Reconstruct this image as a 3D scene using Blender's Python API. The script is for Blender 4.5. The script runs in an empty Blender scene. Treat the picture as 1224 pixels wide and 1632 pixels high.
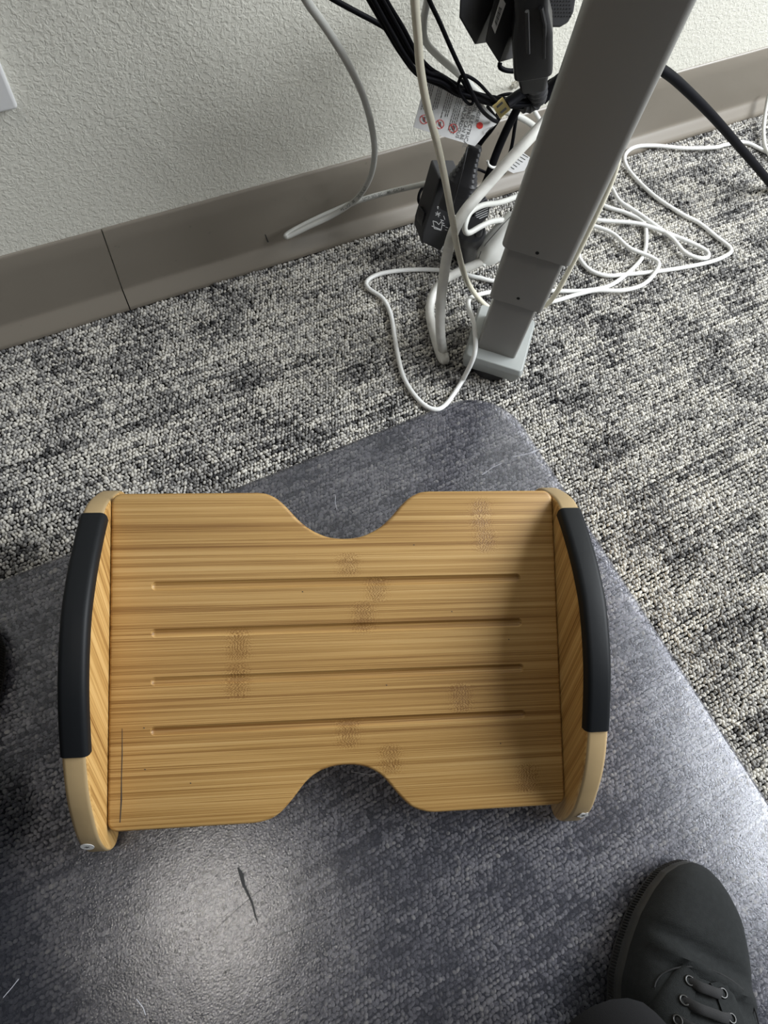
import bpy, bmesh, math, random
import numpy as np
from mathutils import Vector, Matrix, noise as mnoise
random.seed(7); rng = np.random.default_rng(7)
C = bpy.context.scene.collection

# ------------------------------------------------------------------ camera
# phone held under the desk edge, 0.64 m above the carpet, looking 24 degrees off straight down
F, H = 1110.0, 0.64
zc = -np.array([-124., -490., -F]); zc /= np.linalg.norm(zc)
xc = np.array([3557., 1516., -F]); xc -= zc * xc.dot(zc); xc /= np.linalg.norm(xc)
MC = np.array([xc, np.cross(zc, xc), zc])          # world axes (x along the wall, y to the wall, z up)
cam = bpy.data.objects.new('camera', bpy.data.cameras.new('camera')); C.objects.link(cam)
cam.data.sensor_fit = 'VERTICAL'; cam.data.sensor_height = 32.0; cam.data.lens = 32.0 * F / 1632.0
cam.data.clip_start = 0.02
cam.matrix_world = Matrix.Translation((0, 0, H)) @ Matrix([list(r) for r in MC]).to_4x4()
bpy.context.scene.camera = cam

# ------------------------------------------------------------------ light and exposure
sc = bpy.context.scene
sc.view_settings.view_transform = 'Standard'; sc.view_settings.look = 'None'
sc.view_settings.gamma = 1.0; sc.view_settings.use_curve_mapping = False
sc.view_settings.exposure = 0.0
w = bpy.data.worlds.new('world'); sc.world = w; w.use_nodes = True
w.node_tree.nodes['Background'].inputs[0].default_value = (0.80, 0.88, 1.0, 1)
w.node_tree.nodes['Background'].inputs[1].default_value = 0.055
def area_light(name, loc, target, sx, sy, power, col):
    l = bpy.data.lights.new(name, 'AREA'); l.shape = 'RECTANGLE'; l.size = sx; l.size_y = sy
    l.energy = power; l.color = col
    o = bpy.data.objects.new(name, l); C.objects.link(o); o.location = loc
    o.rotation_euler = (Vector(target) - Vector(loc)).to_track_quat('-Z', 'Y').to_euler()
    return o
area_light('window_light', (1.75, -0.35, 1.30), (0.3, 0.15, 0.0), 1.5, 1.1, 84, (0.93, 0.97, 1.0))
area_light('ceiling_light', (-0.48, -0.18, 2.7), (-0.48, -0.18, 0.0), 0.34, 0.34, 7.5, (1.0, 0.94, 0.84))

# ------------------------------------------------------------------ helpers
def px(u, v, y=None, z=None):
    """world point seen at photo pixel (u,v), at real distance y from the camera towards the wall, or height z"""
    r = MC @ np.array([u - 612., -(v - 816.), -F])
    s = (y / r[1]) if y is not None else ((z - H) / r[2])
    return np.array([0, 0, H]) + r * s
def nodes(m): return m.node_tree.nodes, m.node_tree.links
def mat(name, col, rough=0.5, metal=0.0, spec=0.5, bump=None, var=None):
    m = bpy.data.materials.new(name); m.use_nodes = True
    n, l = nodes(m); b = n['Principled BSDF']
    b.inputs['Base Color'].default_value = (*col, 1); b.inputs['Roughness'].default_value = rough
    b.inputs['Metallic'].default_value = metal; b.inputs['Specular IOR Level'].default_value = spec
    tc = n.new('ShaderNodeTexCoord')
    if var:                                     # (scale, amount)
        nz = n.new('ShaderNodeTexNoise'); nz.inputs['Scale'].default_value = var[0]; nz.inputs['Detail'].default_value = 5
        l.new(tc.outputs['Object'], nz.inputs['Vector'])
        mx = n.new('ShaderNodeMix'); mx.data_type = 'RGBA'
        mx.inputs[6].default_value = (*[c * (1 - var[1]) for c in col], 1)
        mx.inputs[7].default_value = (*[min(1, c * (1 + var[1])) for c in col], 1)
        l.new(nz.outputs['Fac'], mx.inputs[0]); l.new(mx.outputs[2], b.inputs['Base Color'])
    if bump:                                    # (scale, distance, strength)
        nz = n.new('ShaderNodeTexNoise'); nz.inputs['Scale'].default_value = bump[0]; nz.inputs['Detail'].default_value = 3
        l.new(tc.outputs['Object'], nz.inputs['Vector'])
        bp = n.new('ShaderNodeBump'); bp.inputs['Distance'].default_value = bump[1]; bp.inputs['Strength'].default_value = bump[2]
        l.new(nz.outputs['Fac'], bp.inputs['Height']); l.new(bp.outputs['Normal'], b.inputs['Normal'])
    return m
BASE = {}
def tag(o, label=None, cat=None, group=None, kind=None):
    for k, v in (('label', label), ('category', cat), ('group', group), ('kind', kind)):
        if v: o[k] = v
    return o
def empty(name, loc, rz=0.0):
    o = bpy.data.objects.new(name, None); C.objects.link(o); o.location = loc; o.rotation_euler = (0, 0, rz)
    o.empty_display_size = 0.05
    BASE[o.name] = Matrix.Translation(Vector(loc)) @ Matrix.Rotation(rz, 4, 'Z')
    return o
def mesh(name, verts, faces, m, parent=None, smooth=True, world=True, bevel=0.0, seg=2, solid=0.0, sub=0, ang=35):
    """one mesh object; world=True: verts are world coordinates, taken into the parent's frame"""
    me = bpy.data.meshes.new(name)
    V = [Vector(v) for v in verts]
    base = BASE.get(parent.name) if parent else None
    if world and base is not None:
        inv = base.inverted(); V = [inv @ v for v in V]
    me.from_pydata([tuple(v) for v in V], [], [tuple(f) for f in faces])
    bm = bmesh.new(); bm.from_mesh(me); bmesh.ops.recalc_face_normals(bm, faces=bm.faces); bm.to_mesh(me); bm.free()
    if m: me.materials.append(m)
    o = bpy.data.objects.new(name, me); C.objects.link(o)
    if parent: o.parent = parent
    BASE[o.name] = base.copy() if base is not None else Matrix.Identity(4)
    if smooth:
        for p in me.polygons: p.use_smooth = True
        if ang < 180: me.set_sharp_from_angle(angle=math.radians(ang))
    if bevel:
        b = o.modifiers.new('bevel', 'BEVEL'); b.width = bevel; b.segments = seg; b.limit_method = 'ANGLE'; b.angle_limit = math.radians(35)
    if sub:
        b = o.modifiers.new('sub', 'SUBSURF'); b.levels = sub; b.render_levels = sub
    return o
def box_vf(lo, hi):
    x0, y0, z0 = lo; x1, y1, z1 = hi
    v = [(x0,y0,z0),(x1,y0,z0),(x1,y1,z0),(x0,y1,z0),(x0,y0,z1),(x1,y0,z1),(x1,y1,z1),(x0,y1,z1)]
    f = [(0,3,2,1),(4,5,6,7),(0,1,5,4),(1,2,6,5),(2,3,7,6),(3,0,4,7)]
    return v, f
def prism(pts, d):
    """polygon of 3-D points extruded by vector d"""
    n = len(pts); d = np.array(d, float)
    v = [np.array(p, float) for p in pts] + [np.array(p, float) + d for p in pts]
    f = [tuple(range(n))[::-1], tuple(range(n, 2 * n))] + [(i, (i+1) % n, n + (i+1) % n, n + i) for i in range(n)]
    return v, f
def spline(P, res=8, closed=False):
    P = [np.array(p, float) for p in P]; out = []
    Q = [P[0] * 2 - P[1]] + P + [P[-1] * 2 - P[-2]]
    for i in range(1, len(Q) - 2):
        a, b, c, d = Q[i-1], Q[i], Q[i+1], Q[i+2]
        k = max(2, min(res, int(np.linalg.norm(c - b) / 0.0025) + 2))
        for j in range(k):
            t = j / k
            out.append(0.5 * ((2*b) + (c-a)*t + (2*a-5*b+4*c-d)*t*t + (-a+3*b-3*c+d)*t**3))
    out.append(P[-1]); return out
def frames(path, up=(0, 0, 1)):
    T = [path[min(i+1, len(path)-1)] - path[max(i-1, 0)] for i in range(len(path))]
    T = [t / (np.linalg.norm(t) + 1e-12) for t in T]
    n0 = np.cross(T[0], np.array(up, float))
    if np.linalg.norm(n0) < 1e-3: n0 = np.cross(T[0], (1, 0, 0))
    n0 /= np.linalg.norm(n0); N = [n0]
    for i in range(1, len(path)):
        n = N[-1] - T[i] * N[-1].dot(T[i]); n /= np.linalg.norm(n); N.append(n)
    return T, N, [np.cross(t, n) for t, n in zip(T, N)]
def sweep(path, prof, up=(0, 0, 1), caps=True):
    """prof(i, s) -> list of (a, b) offsets in the frame; s = 0..1"""
    T, N, B = frames(path, up); v = []; L = len(path)
    for i, p in enumerate(path):
        ring = prof(i / (L - 1))
        for a, b in ring: v.append(p + N[i] * a + B[i] * b)
    k = len(ring)
    f = [(i*k + j, i*k + (j+1) % k, (i+1)*k + (j+1) % k, (i+1)*k + j) for i in range(L-1) for j in range(k)]
    if caps: f += [tuple(range(k))[::-1], tuple(range((L-1)*k, L*k))]
    return v, f
def circ(r, n=10, ry=None, wob=0.0):
    ry = ry or r
    return [(r * math.cos(2*math.pi*i/n), ry * math.sin(2*math.pi*i/n)) for i in range(n)]
def rrect(a, b, r, k=4):
    out = []
    for cx, cy, t0 in ((a-r, b-r, 0), (-a+r, b-r, 90), (-a+r, -b+r, 180), (a-r, -b+r, 270)):
        for i in range(k + 1):
            t = math.radians(t0 + 90 * i / k); out.append((cx + r*math.cos(t), cy + r*math.sin(t)))
    return out
def tube(name, pts, r, m, parent=None, n=10, ry=None, res=8, up=(0, 0, 1)):
    v, f = sweep(spline(pts, res), lambda s: circ(r, n, ry), up)
    return mesh(name, v, f, m, parent, ang=60)
def text_vf(s, size):
    cu = bpy.data.curves.new('t', 'FONT'); cu.body = s; cu.size = size; cu.resolution_u = 2
    o = bpy.data.objects.new('t', cu); C.objects.link(o)
    bpy.context.view_layer.update()
    me = bpy.data.meshes.new_from_object(o.evaluated_get(bpy.context.evaluated_depsgraph_get()))
    v = [tuple(q.co) for q in me.vertices]; f = [tuple(p.vertices) for p in me.polygons]
    bpy.data.objects.remove(o); bpy.data.meshes.remove(me); bpy.data.curves.remove(cu)
    return v, f
def join_vf(parts):
    V, Fc = [], []
    for v, f in parts:
        k = len(V); V += list(v); Fc += [tuple(i + k for i in q) for q in f]
    return V, Fc

# ------------------------------------------------------------------ materials
M = {}
M['rubber'] = mat('black_rubber', (0.007, 0.008, 0.0095), 0.5, spec=0.2, bump=(300, 0.0002, 0.2))
M['plastic'] = mat('black_plastic', (0.014, 0.014, 0.016), 0.38, bump=(900, 0.0002, 0.25))
M['plastic2'] = mat('black_matte_plastic', (0.022, 0.022, 0.025), 0.55, bump=(1400, 0.0002, 0.3))
M['cable_black'] = mat('black_cable', (0.004, 0.004, 0.006), 0.6, spec=0.08)
M['cable_grey'] = mat('grey_cable', (0.50, 0.50, 0.47), 0.45, var=(60, 0.08))
M['cable_white'] = mat('white_cable', (0.78, 0.78, 0.76), 0.4, var=(50, 0.06))
M['cable_cream'] = mat('cream_cable', (0.72, 0.68, 0.55), 0.42, var=(60, 0.08))
M['cord_dirty'] = mat('scuffed_white_cord', (0.64, 0.63, 0.59), 0.45, var=(90, 0.22))
M['white_plastic'] = mat('white_plastic', (0.66, 0.66, 0.63), 0.35)
M['plate'] = mat('white_wall_plate', (0.72, 0.72, 0.72), 0.35)
M['tag'] = mat('white_tag', (0.80, 0.80, 0.80), 0.45)
M['red'] = mat('red_print', (0.75, 0.05, 0.04), 0.5)
M['ink'] = mat('black_print', (0.03, 0.03, 0.03), 0.5)
M['greyink'] = mat('grey_print', (0.12, 0.12, 0.12), 0.5)
M['whiteink'] = mat('white_print', (0.60, 0.60, 0.60), 0.5)
M['gold'] = mat('gold_plug', (0.75, 0.62, 0.28), 0.3, metal=1.0)
M['steel'] = mat('bright_metal', (0.7, 0.68, 0.62), 0.3, metal=1.0)
M['leg'] = mat('grey_powder_coat', (0.275, 0.268, 0.252), 0.42, spec=0.5, bump=(1800, 0.0001, 0.25))
M['foot'] = mat('grey_foot', (0.33, 0.345, 0.335), 0.45, var=(25, 0.06))
M['dark'] = mat('dark_hole', (0.006, 0.006, 0.006), 0.8)
M['canvas'] = mat('black_canvas', (0.013, 0.0145, 0.015), 0.92, spec=0.25, bump=(1500, 0.0006, 0.8), var=(260, 0.45))
M['sole'] = mat('black_sole_rubber', (0.022, 0.022, 0.021), 0.6, spec=0.35, bump=(500, 0.0002, 0.3))
M['lace'] = mat('black_lace', (0.012, 0.012, 0.013), 0.85, bump=(2500, 0.0004, 0.7))
M['eyelet'] = mat('gunmetal_eyelet', (0.07, 0.07, 0.07), 0.4, metal=1.0)
M['denim'] = mat('black_trouser', (0.010, 0.010, 0.011), 0.95, spec=0.15, bump=(1500, 0.0004, 0.5))

# wall paint: knock-down orange-peel relief
def wall_mat():
    m = mat('orange_peel_paint', (0.70, 0.685, 0.61), 0.6, spec=0.3); n, l = nodes(m); b = n['Principled BSDF']
    tc = n.new('ShaderNodeTexCoord')
    v = n.new('ShaderNodeTexNoise'); v.inputs['Scale'].default_value = 300; v.inputs['Detail'].default_value = 3; v.inputs['Distortion'].default_value = 0.6
    v2 = n.new('ShaderNodeTexNoise'); v2.inputs['Scale'].default_value = 70; v2.inputs['Detail'].default_value = 2
    l.new(tc.outputs['Object'], v.inputs['Vector']); l.new(tc.outputs['Object'], v2.inputs['Vector'])
    r = n.new('ShaderNodeMapRange'); r.inputs[1].default_value = 0.42; r.inputs[2].default_value = 0.62
    l.new(v.outputs['Fac'], r.inputs[0])
    a = n.new('ShaderNodeMath'); a.operation = 'MULTIPLY_ADD'; a.inputs[1].default_value = 0.8
    l.new(v2.outputs['Fac'], a.inputs[0]); l.new(r.outputs[0], a.inputs[2])
    bp = n.new('ShaderNodeBump'); bp.inputs['Distance'].default_value = 0.0005; bp.inputs['Strength'].default_value = 0.6
    l.new(a.outputs[0], bp.inputs['Height']); l.new(bp.outputs['Normal'], b.inputs['Normal'])
    return m
M['wall'] = wall_mat()
def base_mat():
    m = mat('taupe_vinyl_cove', (0.17, 0.147, 0.118), 0.36, spec=0.6); n, l = nodes(m); b = n['Principled BSDF']
    tc = n.new('ShaderNodeTexCoord'); nz = n.new('ShaderNodeTexNoise'); nz.inputs['Scale'].default_value = 14; nz.inputs['Detail'].default_value = 6
    l.new(tc.outputs['Object'], nz.inputs['Vector'])
    n2 = n.new('ShaderNodeTexNoise'); n2.inputs['Scale'].default_value = 60; n2.inputs['Detail'].default_value = 8; n2.inputs['Roughness'].default_value = 0.7
    l.new(tc.outputs['Object'], n2.inputs['Vector'])
    cr = n.new('ShaderNodeValToRGB'); e = cr.color_ramp.elements
    e[0].position = 0.26; e[0].color = (0.11, 0.095, 0.078, 1); e[1].position = 0.36; e[1].color = (0.205, 0.180, 0.147, 1)
    l.new(n2.outputs['Fac'], cr.inputs[0])
    mx = n.new('ShaderNodeMix'); mx.data_type = 'RGBA'; mx.blend_type = 'MULTIPLY'; mx.inputs[0].default_value = 0.35
    l.new(cr.outputs[0], mx.inputs[6]); l.new(nz.outputs['Color'], mx.inputs[7])
    l.new(cr.outputs[0], b.inputs['Base Color'])
    return m
M['base'] = base_mat()

def bamboo(name, rot=(0, 0, 0), strip_axis=1, knots=(), tone=1.0, strip=0.021):
    """lengthwise bamboo: grain along local X after rot, strips across Y, knuckle rows at the given (x, y)"""
    m = mat(name, (0.5, 0.3, 0.12), 0.42, spec=0.4); n, l = nodes(m); b = n['Principled BSDF']
    tc = n.new('ShaderNodeTexCoord'); mp = n.new('ShaderNodeMapping'); mp.inputs['Rotation'].default_value = rot
    l.new(tc.outputs['Object'], mp.inputs['Vector'])
    sx = n.new('ShaderNodeSeparateXYZ'); l.new(mp.outputs[0], sx.inputs[0])
    def math_(op, a, b_=None, c=None):
        q = n.new('ShaderNodeMath'); q.operation = op
        for i, t in enumerate((a, b_, c)):
            if t is None: continue
            if isinstance(t, (int, float)): q.inputs[i].default_value = t
            else: l.new(t, q.inputs[i])
        return q.outputs[0]
    # knot mask and zigzag push of the grain
    wz = n.new('ShaderNodeTexNoise'); wz.inputs['Scale'].default_value = 420; wz.inputs['Detail'].default_value = 2
    l.new(mp.outputs[0], wz.inputs['Vector'])
    mask = None
    for kx, ky, hw in knots:
        dx = math_('DIVIDE', math_('SUBTRACT', sx.outputs[0], kx), 0.0075)
        dy = math_('DIVIDE', math_('SUBTRACT', sx.outputs[1], ky), hw)
        d2 = math_('ADD', math_('MULTIPLY', dx, dx), math_('POWER', math_('ABSOLUTE', dy), 6))
        k = math_('EXPONENT', math_('MULTIPLY', d2, -1.0))
        mask = k if mask is None else math_('MAXIMUM', mask, k)
    g = n.new('ShaderNodeMapping'); g.inputs['Scale'].default_value = (4, 1300, 700)
    vec = mp.outputs[0]
    if mask is not None:
        push = math_('MULTIPLY', math_('MULTIPLY', math_('SUBTRACT', wz.outputs['Fac'], 0.5), mask), 0.012)
        cb = n.new('ShaderNodeCombineXYZ'); l.new(math_('MULTIPLY', push, 9.0), cb.inputs[0]); l.new(push, cb.inputs[1])
        ad = n.new('ShaderNodeVectorMath'); ad.operation = 'ADD'; l.new(mp.outputs[0], ad.inputs[0]); l.new(cb.outputs[0], ad.inputs[1])
        vec = ad.outputs[0]
    l.new(vec, g.inputs['Vector'])
    fine = n.new('ShaderNodeTexNoise'); fine.inputs['Scale'].default_value = 1; fine.inputs['Detail'].default_value = 4; fine.inputs['Roughness'].default_value = 0.65
    l.new(g.outputs[0], fine.inputs['Vector'])
    g2 = n.new('ShaderNodeMapping'); g2.inputs['Scale'].default_value = (1.2, 230, 130); l.new(vec, g2.inputs['Vector'])
    mid = n.new('ShaderNodeTexNoise'); mid.inputs['Scale'].default_value = 1; mid.inputs['Detail'].default_value = 3
    l.new(g2.outputs[0], mid.inputs['Vector'])
    cell = math_('FLOOR', math_('DIVIDE', sx.outputs[strip_axis], strip))
    wn = n.new('ShaderNodeTexWhiteNoise'); wn.noise_dimensions = '1D'; l.new(cell, wn.inputs['W'])
    a = math_('MULTIPLY', math_('SUBTRACT', fine.outputs['Fac'], 0.5), 1.9)
    a = math_('ADD', a, math_('MULTIPLY', math_('SUBTRACT', mid.outputs['Fac'], 0.5), 1.5))
    a = math_('ADD', a, math_('MULTIPLY', math_('SUBTRACT', wn.outputs['Value'], 0.5), 0.22))
    a = math_('ADD', a, 0.5)
    if mask is not None:
        zg = n.new('ShaderNodeTexNoise'); zg.inputs['Scale'].default_value = 1; zg.inputs['Detail'].default_value = 1.5
        g3 = n.new('ShaderNodeMapping'); g3.inputs['Scale'].default_value = (60, 620, 60); l.new(mp.outputs[0], g3.inputs['Vector']); l.new(g3.outputs[0], zg.inputs['Vector'])
        zz = math_('ADD', math_('MULTIPLY', sx.outputs[0], 430.0), math_('MULTIPLY', zg.outputs['Fac'], 3.6))
        rd = math_('MAXIMUM', math_('SUBTRACT', 1.0, math_('MULTIPLY', math_('ABSOLUTE', math_('SUBTRACT', math_('FRACT', zz), 0.5)), 4.5)), 0.0)
        a = math_('SUBTRACT', a, math_('MULTIPLY', mask, math_('ADD', 0.05, math_('MULTIPLY', rd, 0.85))))
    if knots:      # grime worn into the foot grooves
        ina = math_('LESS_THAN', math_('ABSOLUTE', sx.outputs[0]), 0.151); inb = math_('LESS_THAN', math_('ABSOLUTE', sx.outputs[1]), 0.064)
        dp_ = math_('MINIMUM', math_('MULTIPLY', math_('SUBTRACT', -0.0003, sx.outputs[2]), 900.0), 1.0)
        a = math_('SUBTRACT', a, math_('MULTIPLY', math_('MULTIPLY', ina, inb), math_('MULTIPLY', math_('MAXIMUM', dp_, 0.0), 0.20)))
    cr = n.new('ShaderNodeValToRGB'); e = cr.color_ramp.elements
    e[0].position = 0.05; e[0].color = (0.25*tone, 0.118*tone, 0.030*tone, 1)
    e[1].position = 0.95; e[1].color = (0.66*tone, 0.43*tone, 0.175*tone, 1)
    q = cr.color_ramp.elements.new(0.42); q.color = (0.46*tone, 0.265*tone, 0.085*tone, 1)
    q = cr.color_ramp.elements.new(0.62); q.color = (0.56*tone, 0.34*tone, 0.120*tone, 1)
    l.new(a, cr.inputs[0]); l.new(cr.outputs[0], b.inputs['Base Color'])
    bp = n.new('ShaderNodeBump'); bp.inputs['Distance'].default_value = 0.0003; bp.inputs['Strength'].default_value = 0.35
    l.new(a, bp.inputs['Height']); l.new(bp.outputs['Normal'], b.inputs['Normal'])
    return m

# ------------------------------------------------------------------ structure: floor, wall, cove base
WY = 0.575
X0, X1, Y0 = -1.3, 2.0, -1.3
v, f = box_vf((X0, Y0, -0.03), (X1, WY + 0.02, -0.0045))
M['backing'] = mat('carpet_backing', (0.020, 0.020, 0.021), 0.95, spec=0.1, bump=(700, 0.001, 0.8))
floor = tag(mesh('floor', v, f, M['backing'], smooth=False), kind='structure')
v, f = box_vf((X0, WY, -0.03), (X1, WY + 0.1, 1.6))
tag(mesh('wall_back', v, f, M['wall'], smooth=False), kind='structure')
bb = tag(empty('baseboard_back', (0.0, WY, 0.0)), kind='structure')
def cove(x0, x1):
    prof = [(0, 0.1010), (-0.0016, 0.1005), (-0.0028, 0.0985)]                    # rounded lip
    prof += [(-0.0028, z) for z in (0.08, 0.05, 0.030, 0.0205)]
    prof += [(-0.0030, 0.0175), (-0.0036, 0.0160), (-0.0052, 0.0142), (-0.0085, 0.0100), (-0.0120, 0.0055), (-0.0145, 0.0025), (-0.0152, 0.0008), (-0.0153, -0.003), (0, -0.003)]
    v, f = [], []
    nx = max(2, int((x1 - x0) / 0.03)); k = len(prof)
    for i in range(nx + 1):
        x = x0 + (x1 - x0) * i / nx
        for y, z in prof: v.append((x, WY + y + 0.0006*mnoise.noise(Vector((x*9, 0, z*8))) - 0.0002*(i in (0, nx)), z))
    f = [(i*k + j, i*k + (j+1) % k, (i+1)*k + (j+1) % k, (i+1)*k + j) for i in range(nx) for j in range(k)]
    f += [tuple(range(k)), tuple(range(nx*k, nx*k + k))[::-1]]
    return v, f
SE = 0.0425
for a, b_ in ((X0, SE - 0.0006), (SE + 0.0006, X1)):
    v, f = cove(a, b_); mesh('cove_strip', v, f, M['base'], bb, ang=60)
v, f = prism([px(422, 374, y=WY-0.0030), px(426, 386, y=WY-0.0030), px(428.5, 386, y=WY-0.0030), px(423.5, 374, y=WY-0.0030)], (0, 0.0006, 0))
mesh('nick', v, f, M['ink'], bb, smooth=False)

# ------------------------------------------------------------------ carpet pile: instanced yarn loops
def carpet():
    sx_, sy_ = 0.0034, 0.0037
    xs = np.arange(-0.70, 1.70, sx_); ys = np.arange(-0.62, WY - 0.0148, sy_)
    gx, gy = np.meshgrid(xs, ys); n_ = gx.size
    row = np.repeat(np.arange(len(ys))[:, None], len(xs), 1)
    gx = gx + (row % 2) * sx_ * 0.5 + rng.normal(0, 0.00040, gx.shape); gy = gy + rng.normal(0, 0.00035, gy.shape) + 0.0007*np.sin(gx*40 + row*0.4)
    z = -0.0023 + rng.normal(0, 0.00050, gx.shape)
    # tile pattern: dark blocks on a lighter ground, with streaked rows
    t = 0.70 + rng.normal(0, 0.12, gx.shape)
    cw, chh = 0.050, 0.034
    jx = gx + rng.normal(0, 0.004, gx.shape); jy = gy + rng.normal(0, 0.003, gx.shape)
    ci = np.floor((jx + (np.floor(jy / chh) % 2) * 0.5 * cw) / cw).astype(int); cj = np.floor(jy / chh).astype(int)
    h = np.abs(np.sin(ci * 127.1 + cj * 311.7) * 43758.5453) % 1.0
    t += np.where(((ci + cj) % 2 == 0) & (h < 0.60), -0.16, np.where(h > 0.80, 0.08, 0.0))
    ra = rng.normal(0, 0.08, len(ys))[:, None]; t += ra
    seglen = 9; st = rng.normal(0, 0.07, (len(ys), len(xs)//seglen + 2)); t += np.repeat(st, seglen, 1)[:, :len(xs)]
    dk = rng.random(gx.shape) < 0.07; t = np.where(dk, t - 0.25, t)
    P = np.stack([gx.ravel(), gy.ravel(), z.ravel()], 1).astype(np.float32)
    me = bpy.data.meshes.new('carpet_loops'); me.vertices.add(n_); me.vertices.foreach_set('co', P.ravel())
    def attr(nm, typ, dat, fld):
        a = me.attributes.new(nm, typ, 'POINT'); a.data.foreach_set(fld, dat.astype(np.float32).ravel())
    attr('tint', 'FLOAT', np.clip(t, 0, 1), 'value')
    rot = np.stack([rng.normal(0, 0.25, n_), rng.normal(0, 0.25, n_), rng.normal(0.5, 0.8, n_)], 1)
    attr('rot', 'FLOAT_VECTOR', rot, 'vector')
    s = rng.normal(1.0, 0.10, n_)
    attr('scl', 'FLOAT_VECTOR', np.stack([s*rng.normal(1, .08, n_), s*rng.normal(1, .1, n_), rng.normal(1.0, 0.12, n_)], 1), 'vector')
    o = bpy.data.objects.new('carpet_loops', me); C.objects.link(o); o.parent = floor; o['kind'] = 'stuff'
    lm = mat('carpet_yarn', (0.4, 0.4, 0.4), 0.9, spec=0.12); n, l = nodes(lm); b = n['Principled BSDF']
    at = n.new('ShaderNodeAttribute'); at.attribute_type = 'INSTANCER'; at.attribute_name = 'tint'
    tc = n.new('ShaderNodeTexCoord'); nz = n.new('ShaderNodeTexNoise'); nz.inputs['Scale'].default_value = 900; nz.inputs['Detail'].default_value = 1
    gp = n.new('ShaderNodeNewGeometry'); l.new(gp.outputs['Position'], nz.inputs['Vector'])
    ma = n.new('ShaderNodeMath'); ma.operation = 'MULTIPLY_ADD'; ma.inputs[1].default_value = 0.55
    l.new(nz.outputs['Fac'], ma.inputs[0])
    su = n.new('ShaderNodeMath'); su.operation = 'SUBTRACT'; su.inputs[1].default_value = 0.275
    l.new(at.outputs['Fac'], ma.inputs[2]); l.new(ma.outputs[0], su.inputs[0])
    cr = n.new('ShaderNodeValToRGB'); e = cr.color_ramp.elements
    e[0].position = 0.08; e[0].color = (0.028, 0.028, 0.030, 1); e[1].position = 0.95; e[1].color = (0.62, 0.595, 0.54, 1)
    q = e.new(0.36); q.color = (0.115, 0.112, 0.112, 1)
    q = e.new(0.62); q.color = (0.34, 0.33, 0.315, 1)
    l.new(su.outputs[0], cr.inputs[0]); l.new(cr.outputs[0], b.inputs['Base Color'])
    # proto loop
    g = bpy.data.node_groups.new('loops', 'GeometryNodeTree')
    g.interface.new_socket('Geometry', in_out='INPUT', socket_type='NodeSocketGeometry')
    g.interface.new_socket('Geometry', in_out='OUTPUT', socket_type='NodeSocketGeometry')
    gi = g.nodes.new('NodeGroupInput'); go = g.nodes.new('NodeGroupOutput')
    ico = g.nodes.new('GeometryNodeMeshIcoSphere'); ico.inputs['Radius'].default_value = 1.0; ico.inputs['Subdivisions'].default_value = 2
    tr = g.nodes.new('GeometryNodeTransform'); tr.inputs['Scale'].default_value = (0.00230, 0.00158, 0.0024)
    sm = g.nodes.new('GeometryNodeSetShadeSmooth'); mt = g.nodes.new('GeometryNodeSetMaterial'); mt.inputs['Material'].default_value = lm
    io = g.nodes.new('GeometryNodeInstanceOnPoints')
    nr = g.nodes.new('GeometryNodeInputNamedAttribute'); nr.data_type = 'FLOAT_VECTOR'; nr.inputs['Name'].default_value = 'rot'
    er = g.nodes.new('FunctionNodeEulerToRotation')
    ns = g.nodes.new('GeometryNodeInputNamedAttribute'); ns.data_type = 'FLOAT_VECTOR'; ns.inputs['Name'].default_value = 'scl'
    L = g.links.new
    L(ico.outputs[0], tr.inputs['Geometry']); L(tr.outputs[0], sm.inputs[0]); L(sm.outputs[0], mt.inputs[0])
    L(gi.outputs[0], io.inputs['Points']); L(mt.outputs[0], io.inputs['Instance'])
    L(nr.outputs[0], er.inputs[0]); L(er.outputs[0], io.inputs['Rotation']); L(ns.outputs[0], io.inputs['Scale'])
    L(io.outputs[0], go.inputs[0])
    md = o.modifiers.new('loops', 'NODES'); md.node_group = g
    me.materials.append(lm)
carpet()

# ------------------------------------------------------------------ wall plate
wp = tag(empty('wall_plate', (-0.022, WY, 0.295)), 'white plastic wall plate fixed to the textured wall at upper left', 'wall plate')
v, f = box_vf((-0.057, WY - 0.0065, 0.2385), (0.013, WY, 0.3535)); mesh('plate', v, f, M['plate'], wp, bevel=0.003, seg=3)
for zz in (0.277, 0.315):
    v, f = prism([(-0.022 + 0.0165*math.cos(t), WY - 0.0075, zz + 0.0135*math.sin(t)) for t in np.linspace(0, 2*math.pi, 20, endpoint=False)], (0, 0.003, 0))
    mesh('socket', v, f, M['plate'], wp)

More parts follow.
